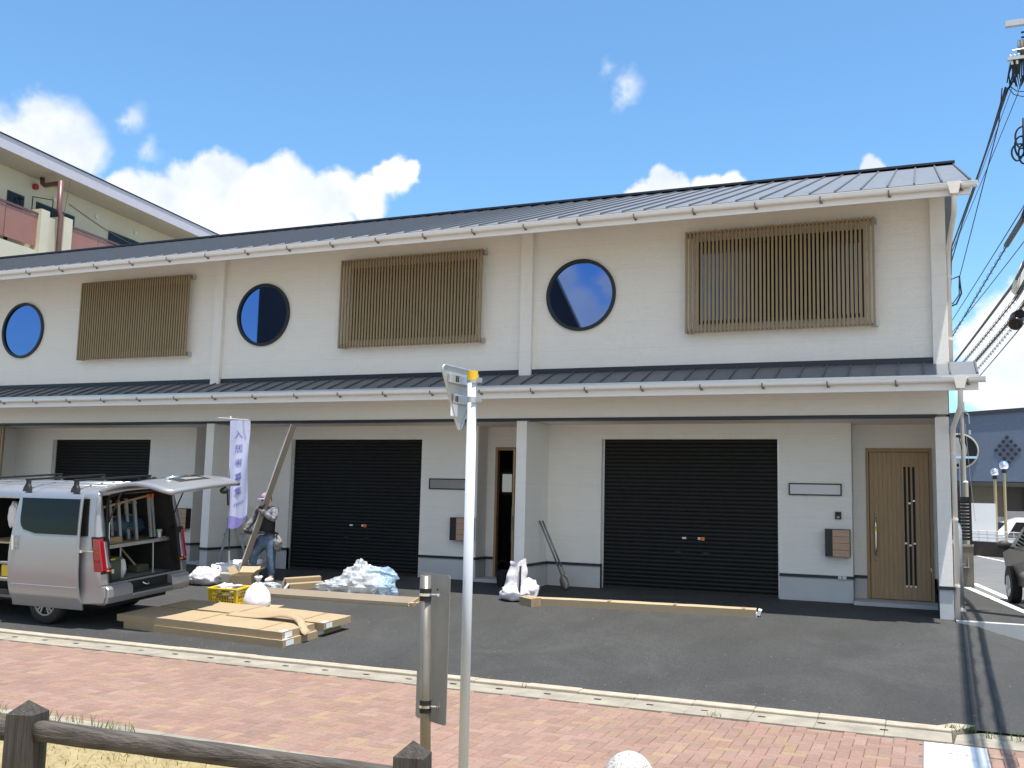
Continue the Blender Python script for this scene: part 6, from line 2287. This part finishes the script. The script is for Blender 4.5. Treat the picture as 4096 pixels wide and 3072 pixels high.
t = thing('duct_post', 'galvanised pipe with rounded top standing behind the corner downpipe', 'pipe', (.455, 16.9, 0))
b = MB(); b.tube([(.462, 16.95, -.02), (.455, 16.95, 1.22), (.44, 16.98, 1.31), (.39, 17.0, 1.345), (.345, 17.0, 1.345)], .042, 12); b.build('pipe', 'steel', t, smooth=True)
b = MB(); b.lathe([(.0, 0), (.07, 0), (.065, .015), (.045, .05), (.0, .05)], (.462, 16.95, -.004), 14); b.build('base', 'steel', t)

b = MB(); b.box(1.49, 2.31, 40.0, 40.12, -.6, 1.742)
b.build('white_panel_wall', 'whitewall', label='plain white panel wall beside the globe lamps across the road', cat='wall')
t = thing('guard_fence', 'low pale wire mesh fence on the dark wall across the side road', 'fence', (2.2, 38, .4))
def lowline(f, z): return Vector((1.40 + 2.6 * f, 38.6 - 1.9 * f, z))
b = MB()
for k in range(11):
    p = lowline(k / 10, 0); b.cyl(p + Vector((0, 0, .30)), p + Vector((0, 0, .80)), .014, 6)
build_parts(b, 'post', 'whitetrim', t)
b = MB()
for z in (.42, .54, .66, .78):
    b.tube([lowline(0, z), lowline(1, z - .02)], .012, 5)
for k in range(90):
    p = lowline(k / 90, 0); b.cyl(p + Vector((0, 0, .40)), p + Vector((0, 0, .78)), .005, 4)
b.build('mesh', 'whitetrim', t)
b = MB(); b.prism([(1.35, 38.62), (4.1, 36.55), (4.2, 36.75), (1.4, 38.85)], lambda a, c, d: (a, c, d), -.6, .40)
b.build('low_wall', 'lowwall', label='low dark brown wall under the pale mesh fence across the side road', cat='wall')
b = MB(); b.prism([(1.2, 39.0), (8, 36.0), (30, 36), (30, 61), (-6, 61), (1.2, 41)], lambda a, c, d: (a, c, d), -.5, .02); b.build('car_park', 'concrete_new', kind='structure')

# cars
def make_car(name, label, paint, loc, rz, scale=1.0, van_like=False, lamps='head'):
    t = thing(name, label, 'car', loc, (0, 0, rz))
    t.scale = (scale,) * 3
    # local: length along x (front +x), width y, z up
    if van_like:
        prof = [(-2.1, .32), (-2.15, .8), (-2.1, 1.05), (-1.95, 1.70), (-1.6, 1.83), (.4, 1.82), (1.0, 1.60), (1.55, 1.08), (2.1, .92), (2.2, .6), (2.15, .32)]
    else:
        prof = [(-1.95, .34), (-2.0, .8), (-1.9, 1.0), (-1.55, 1.44), (-1.1, 1.52), (.1, 1.50), (.55, 1.34), (1.15, .98), (1.75, .86), (1.95, .66), (1.93, .32)]
    n = len(prof)
    secs = [(-.80, .0), (-.845, .35), (-.85, .0), (.85, .0)]
    b = MB()
    def inset(z): return .0 if z < .98 else (z - .98) * .30
    ys_ = [-1, -.97, -.6, 0, .6, .97, 1]
    rows = []
    for yy in ys_:
        row = []
        for (x, z) in prof:
            e = .0 if abs(yy) < .99 else .03
            hw = .845 - inset(z) - (.10 if abs(x) > 1.9 else 0)
            zz = z + (.025 * (1 - yy * yy) if z > 1.2 else 0)
            row.append(Vector((x * (1 - e * .6 + .02 * (1 - yy * yy) * (1 if abs(x) > 1.8 else 0)), yy * hw, zz - e * .5 * (1 if z > .9 else -1))))
        rows.append(row)
    for i in range(len(rows) - 1):
        b.add(rows[i] + rows[i + 1], [(k, (k + 1) % n, n + (k + 1) % n, n + k) for k in range(n)])
    b.add(rows[0], [list(range(n))]); b.add(rows[-1], [list(range(n))])
    body_ = b.build('body', paint, t, smooth=False, local=True, bevel=.03)
    top = prof[3:8]
    for s in (-1, 1):
        b = MB()
        zb_ = 1.04
        zt_ = 1.40 if not van_like else 1.66
        xs_ = (-1.62, -.55, .3, .62) if not van_like else (-1.75, -.6, .75, 1.2)
        for a, c in ((xs_[0], xs_[1] - .04), (xs_[1] + .04, xs_[2])):
            y0_, y1_ = .845 - inset(zb_) + .006, .845 - inset(zt_) + .006
            a2 = a + (.22 if a == xs_[0] else 0); c2 = c - (.12 if c == xs_[2] else 0)
            b.add([(a, s * y0_, zb_), (c + (.30 if c == xs_[2] else 0), s * y0_, zb_), (c2, s * y1_, zt_), (a2, s * y1_, zt_)], [(0, 1, 2, 3)])
        b.build('side_window', 'dark_glass', t, local=True)
        b = MB()
        b.sphere((.72 if not van_like else 1.15, s * 1.0, 1.04), 1, 10, 8, sc=(.07, .12, .085)); b.bar((.72, s * .84, 1.0), (.72, s * .95, 1.02), .05, .04)
        b.build('wing_mirror', 'van_black' if not van_like else paint, t, local=True, smooth=True)
        b = MB(); b.prism([(0, .62), (.0, .80), (-.30, .86), (-.25, .70)], lambda a, c, d: ((1.90 if not van_like else 2.14) + a, d, c), *sorted((s * .48, s * .79)))
        b.build('headlight', 'clear_lens', t, local=True, bevel=.02)
        b = MB(); b.prism([(0, .72), (.0, 1.02), (.16, 1.05), (.12, .75)], lambda a, c, d: ((-2.02 if not van_like else -2.17) + a, d, c), *sorted((s * .60, s * .85)))
        b.build('tail_light', 'red_lens', t, local=True, bevel=.015)
        for x in (-1.25, 1.25):
            b = MB()
            yc = s * .76
            b.tube([(x, yc - .09, .30), (x, yc + .09, .30)], .30, 24); w = b.build('wheel', 'tyre', t, local=True, bevel=.03)
            b = MB(); b.tube([(x, yc + s * .085, .30), (x, yc + s * .10, .30)], [.20, .18], 20)
            for k in range(6):
                g = 2 * pi * k / 6; b.bar((x, yc + s * .105, .30), (x + .18 * cos(g), yc + s * .10, .30 + .18 * sin(g)), .03, .02, upv=(0, 1, 0))
            b.build('rim', 'alu', w, local=True)
            b = MB()
            b.prism(arc(x, .30, .36, 0, 180, 14) + [(x - .36, .30)], lambda a, c, d: (a, d, c), *sorted((s * .80, s * .852))); b.build('wheel_arch', 'seal', t, local=True)
    p6, p7 = prof[5], prof[7]
    b = MB()
    f0, f1 = (6, 7)
    A, B_ = Vector((prof[6][0], 0, prof[6][1])), Vector((prof[7][0], 0, prof[7][1]))
    off = Vector((.035, 0, .03))
    b.add([A + off + Vector((0, -.66, 0)), A + off + Vector((0, .66, 0)), B_ + off + Vector((-.05, .76, .03)), B_ + off + Vector((-.05, -.76, .03))], [(0, 1, 2, 3)])
    b.build('windscreen', 'dark_glass', t, local=True)
    A, B_ = Vector((prof[3][0], 0, prof[3][1])), Vector((prof[2][0], 0, prof[2][1]))
    off = Vector((-.04, 0, .01))
    b = MB(); b.add([A + off + Vector((.0, -.62, -.04)), A + off + Vector((0, .62, -.04)), B_ + off + Vector((.02, .72, .08)), B_ + off + Vector((.02, -.72, .08))], [(0, 1, 2, 3)])
    b.build('rear_window', 'dark_glass', t, local=True)
    b = MB(); b.box(1.93 if not van_like else 2.17, 1.97 if not van_like else 2.21, -.5, .5, .42, .60); b.build('grille', 'black', t, local=True)
    return t


make_car('parked_car', 'beige silver car at the right edge on the side road beyond the kerb', 'car_beige', (2.30, 18.9, -.10), radians(96))
make_car('minivan', 'white minivan parked behind the mesh fence beside the tall globe lamp', 'car_white', (3.75, 44.6, -.62), radians(190), 1.0, True)
b = MB(); b.box(3.05, 4.9, 47.0, 47.3, -.5, 1.46); b.box(2.6, 3.3, 47.4, 47.8, -.5, 1.2); b.build('grey_kiosk', 'plate_grey', label='low grey boxes of equipment behind the white minivan', cat='equipment')

# ================================================================== UTILITY POLE AND CABLES
up = thing('utility_pole', 'tall concrete utility pole with insulators beside the side road, mostly outside the right edge', 'utility pole', (1.86, 16.3, -.1))
b = MB(); b.tube([(1.86, 16.3, -.1), (1.86, 16.3, 10.4)], [.17, .12], 20); b.build('pole', 'concrete_pole', up, smooth=True)
b = MB(); b.box(1.285, 2.6, 16.16, 16.24, 8.985, 9.075); b.build('crossarm', 'steel', up)
b = MB(); b.box(1.30, 2.4, 16.17, 16.23, 8.44, 8.49); b.tube([(1.37, 16.2, 8.6), (1.86, 16.2, 8.62)], .008, 5); b.tube([(1.37, 16.2, 8.47), (1.37, 16.2, 8.62)], .006, 5); b.build('lower_arm', 'steel', up)
for k, (x, z) in enumerate(((1.345, 8.50), (1.40, 8.50), (1.455, 8.51), (1.36, 8.40), (1.43, 8.40))):
    b = MB(); b.lathe([(.0, -.03), (.018, -.03), (.024, -.015), (.014, 0), (.024, .012), (.014, .03), (.0, .035)], (x, 16.2, z), 10); b.build('insulator', 'ceramic', up, smooth=True)
for z in (8.62, 8.78, 8.86):
    b = MB(); b.box(1.50, 1.76, 16.2, 16.22, z, z + .025); b.build('step_bolt', 'black', up)
b = MB()
random.seed(3)
for k in range(14):
    x0 = 1.34 + .02 * (k % 7); z0_ = 8.40 - .03 * (k % 3)
    x1 = 1.30 + .025 * (k % 5) + random.uniform(-.02, .02); z1_ = 8.08 + random.uniform(-.05, .12)
    b.tube([(x0 + .06, 16.22, z0_ + .08), (x0, 16.2, z0_), ((x0 + x1) / 2 + random.uniform(-.03, .05), 16.25, (z0_ + z1_) / 2 + random.uniform(-.06, .06)), (x1, 16.28, z1_)], .011, 5)
for k in range(6):
    b.tube([(1.46 + .02 * k, 16.2, 8.75), (1.44 + .02 * k, 16.22, 8.45), (1.40 + .03 * k, 16.25, 8.2), (1.44 + .02 * k, 16.25, 7.95 + .04 * k), (1.50 + .02 * k, 16.25, 8.2)], .011, 5)
b.tube([(1.30, 16.3, 8.06), (1.38, 16.3, 7.93), (1.5, 16.3, 7.88), (1.7, 16.3, 7.92)], .007, 5)
b.tube([(1.32, 16.3, 8.08), (1.42, 16.3, 7.98), (1.55, 16.3, 7.95), (1.75, 16.3, 8.0)], .007, 5)
b.build('jumper_wires', 'cable', up, smooth=True)
b = MB()
for k, (cx_, cz_, rx, rz_) in enumerate(((1.46, 7.20, .09, .17), (1.40, 6.98, .085, .13), (1.48, 6.95, .07, .15), (1.44, 7.08, .075, .16))):
    b.tube([(cx_ + rx * cos(2 * pi * i / 24) + .10 * rx * sin(4 * pi * i / 24), 16.2 + .02 * k, cz_ + rz_ * sin(2 * pi * i / 24) + .25 * rx * cos(2 * pi * i / 24)) for i in range(24)], .014, 6, closed=True)
b.tube([(1.50, 16.2, 7.5), (1.49, 16.2, 7.1), (1.50, 16.2, 6.9)], .03, 6)
b.build('cable_coil', 'cable', up, smooth=True)
b = MB(); b.box(1.50, 1.75, 16.25, 16.3, 7.1, 7.16); b.build('coil_bracket', 'steel', up)

GC = 'overhead cables beside the right end of the building'
def cable(name, pts, r, label, n=40, wrap=False, sag=0.0):
    """poly line through pts with a little sag"""
    P = [Vector(p) for p in pts]
    out = []
    for i in range(len(P) - 1):
        m_ = n if i == len(P) - 2 or len(P) == 2 else n
        for k in range(m_):
            f = k / m_
            q = P[i].lerp(P[i + 1], f)
            q.z -= sag * 4 * f * (1 - f)
            out.append(q)
    out.append(P[-1])
    t = thing(name, label, 'cable', P[0], group=GC)
    r *= .78
    b = MB(); b.tube(out, r, 6); b.build('cable', 'cable', t, smooth=True)
    if wrap:
        b = MB(); sp = []
        tot = len(out)
        for i in range(len(out) - 1):
            for k in range(6):
                q = out[i].lerp(out[i + 1], k / 6)
                g = (i * 6 + k) * 1.05
                sp.append(q + Vector((cos(g) * (r + .022), 0, sin(g) * (r + .022))))
        b.tube(sp, .005, 4); b.build('spiral_hanger', 'cable', t, smooth=True)
    return t


cable('power_cable', [(1.27, 16.3, 8.06), (.905, 24.2, 8.1), (.3, 38, 8.0)], .020, 'thick black cable highest of those meeting the roof verge', sag=0.05)
cable('power_cable', [(1.30, 16.3, 8.04), (.63, 26.5, 7.85), (.2, 40, 7.8)], .022, 'thick black cable dropping from the insulators past the gable', sag=.05)
cable('power_cable', [(1.22, 16.3, 8.06), (1.18, 16.6, 7.6), (.74, 22, 6.37)], .011, 'service drop cable falling to the bracket on the gable side')
cable('power_cable', [(1.36, 16.3, 8.05), (.6, 25, 7.4), (.2, 36, 7.3)], .006, 'very thin wire between the thick cables at the gable', sag=.02)
cable('power_cable', [(1.44, 16.3, 7.95), (.66, 27.0, 7.9), (.3, 36, 8.0)], .008, 'thin wire running beside the thick cables at the gable', sag=.02)
b = MB(); b.tube([(.34, 22, 6.28), (.55, 22, 6.30), (.74, 22, 6.37)], .012, 6); b.tube([(.73, 22, 6.36), (.74, 22, 6.2), (.76, 22.0, 6.0), (.66, 22, 5.78), (.50, 22, 5.72), (.335, 22, 5.70)], .018, 6); b.tube([(.73, 22, 6.34), (.72, 22, 6.15), (.72, 22.0, 5.98), (.60, 22, 5.80), (.335, 22, 5.72)], .012, 6)
b.build('service_loop', 'cable', smooth=True, label='black service cable loop fixed to the gable side wall', cat='cable')
LOW = [((1.614, 18, 6.634), (.73, 28.9, 6.63), .012, 0, 'upper thin cable of the lower bundle'),
       ((1.594, 18, 6.02), (.97, 24.3, 6.02), .011, 0, 'second thin cable beneath the sleeved cable'),
       ((1.608, 18, 6.444), (.78, 30.3, 6.44), .018, 1, 'spiral wrapped cable with the thick black sleeve'),
       ((1.409, 18, 5.30), (.72, 26.6, 5.20), .032, 0, 'bent thick cable running into the white closure'),
       ((1.434, 18, 5.05), (.88, 25.3, 5.02), .017, 1, 'spiral wrapped cable below the white closure'),
       ((1.56, 18, 4.958), (1.09, 25.1, 4.96), .030, 1, 'thick spiral wrapped cable above the dark round box'),
       ((1.56, 17.9, 4.80), (1.14, 25.0, 4.78), .007, 1, 'thin wire with open spiral just under the thick cable'),
       ((1.55, 18, 4.639), (1.21, 24.7, 4.64), .014, 0, 'lowest thin cable crossing to the porch roof corner')]
for a, c, r, wr, lb in LOW:
    a, c = Vector(a), Vector(c)
    far = c + (c - a) * .5
    near = Vector((a.x + .12, -14, a.z + .5))
    mid = Vector((a.x + .05, 15.5, a.z))
    cable('telecom_cable', [near, mid, a, far], r, lb, n=30, wrap=bool(wr), sag=.02)
b = MB(); b.tube([Vector((1.66, 17.4, 6.58)), Vector((1.60, 18.1, 6.44)), Vector((1.47, 19.9, 6.44))], .048, 10); b.build('cable_sleeve', 'black', label='thick black sleeve on the spiral wrapped overhead cable', cat='sleeve', smooth=True)
b = MB(); b.tube([(1.53, 17.5, 5.56), (1.49, 17.5, 5.42), (1.44, 17.5, 5.2), (1.42, 17.5, 5.08), (1.43, 17.5, 5.02)], [.02, .045, .075, .085, .03], 12); b.build('cable_closure', 'ceramic', label='pale bulging cable closure hanging at the right edge', cat='closure', smooth=True)
t = thing('splice_box', 'dark round cable splice box hanging under the pale closure', 'splice box', (1.42, 17.5, 4.5))
b = MB(); b.tube([(1.37, 17.35, 4.52), (1.43, 17.7, 4.70)], .11, 16); b.build('case', 'bronze', t, bevel=.03)
b = MB(); b.cyl((1.44, 17.33, 4.68), (1.44, 17.36, 4.69), .075, 14); b.build('lid', 'seal', t)
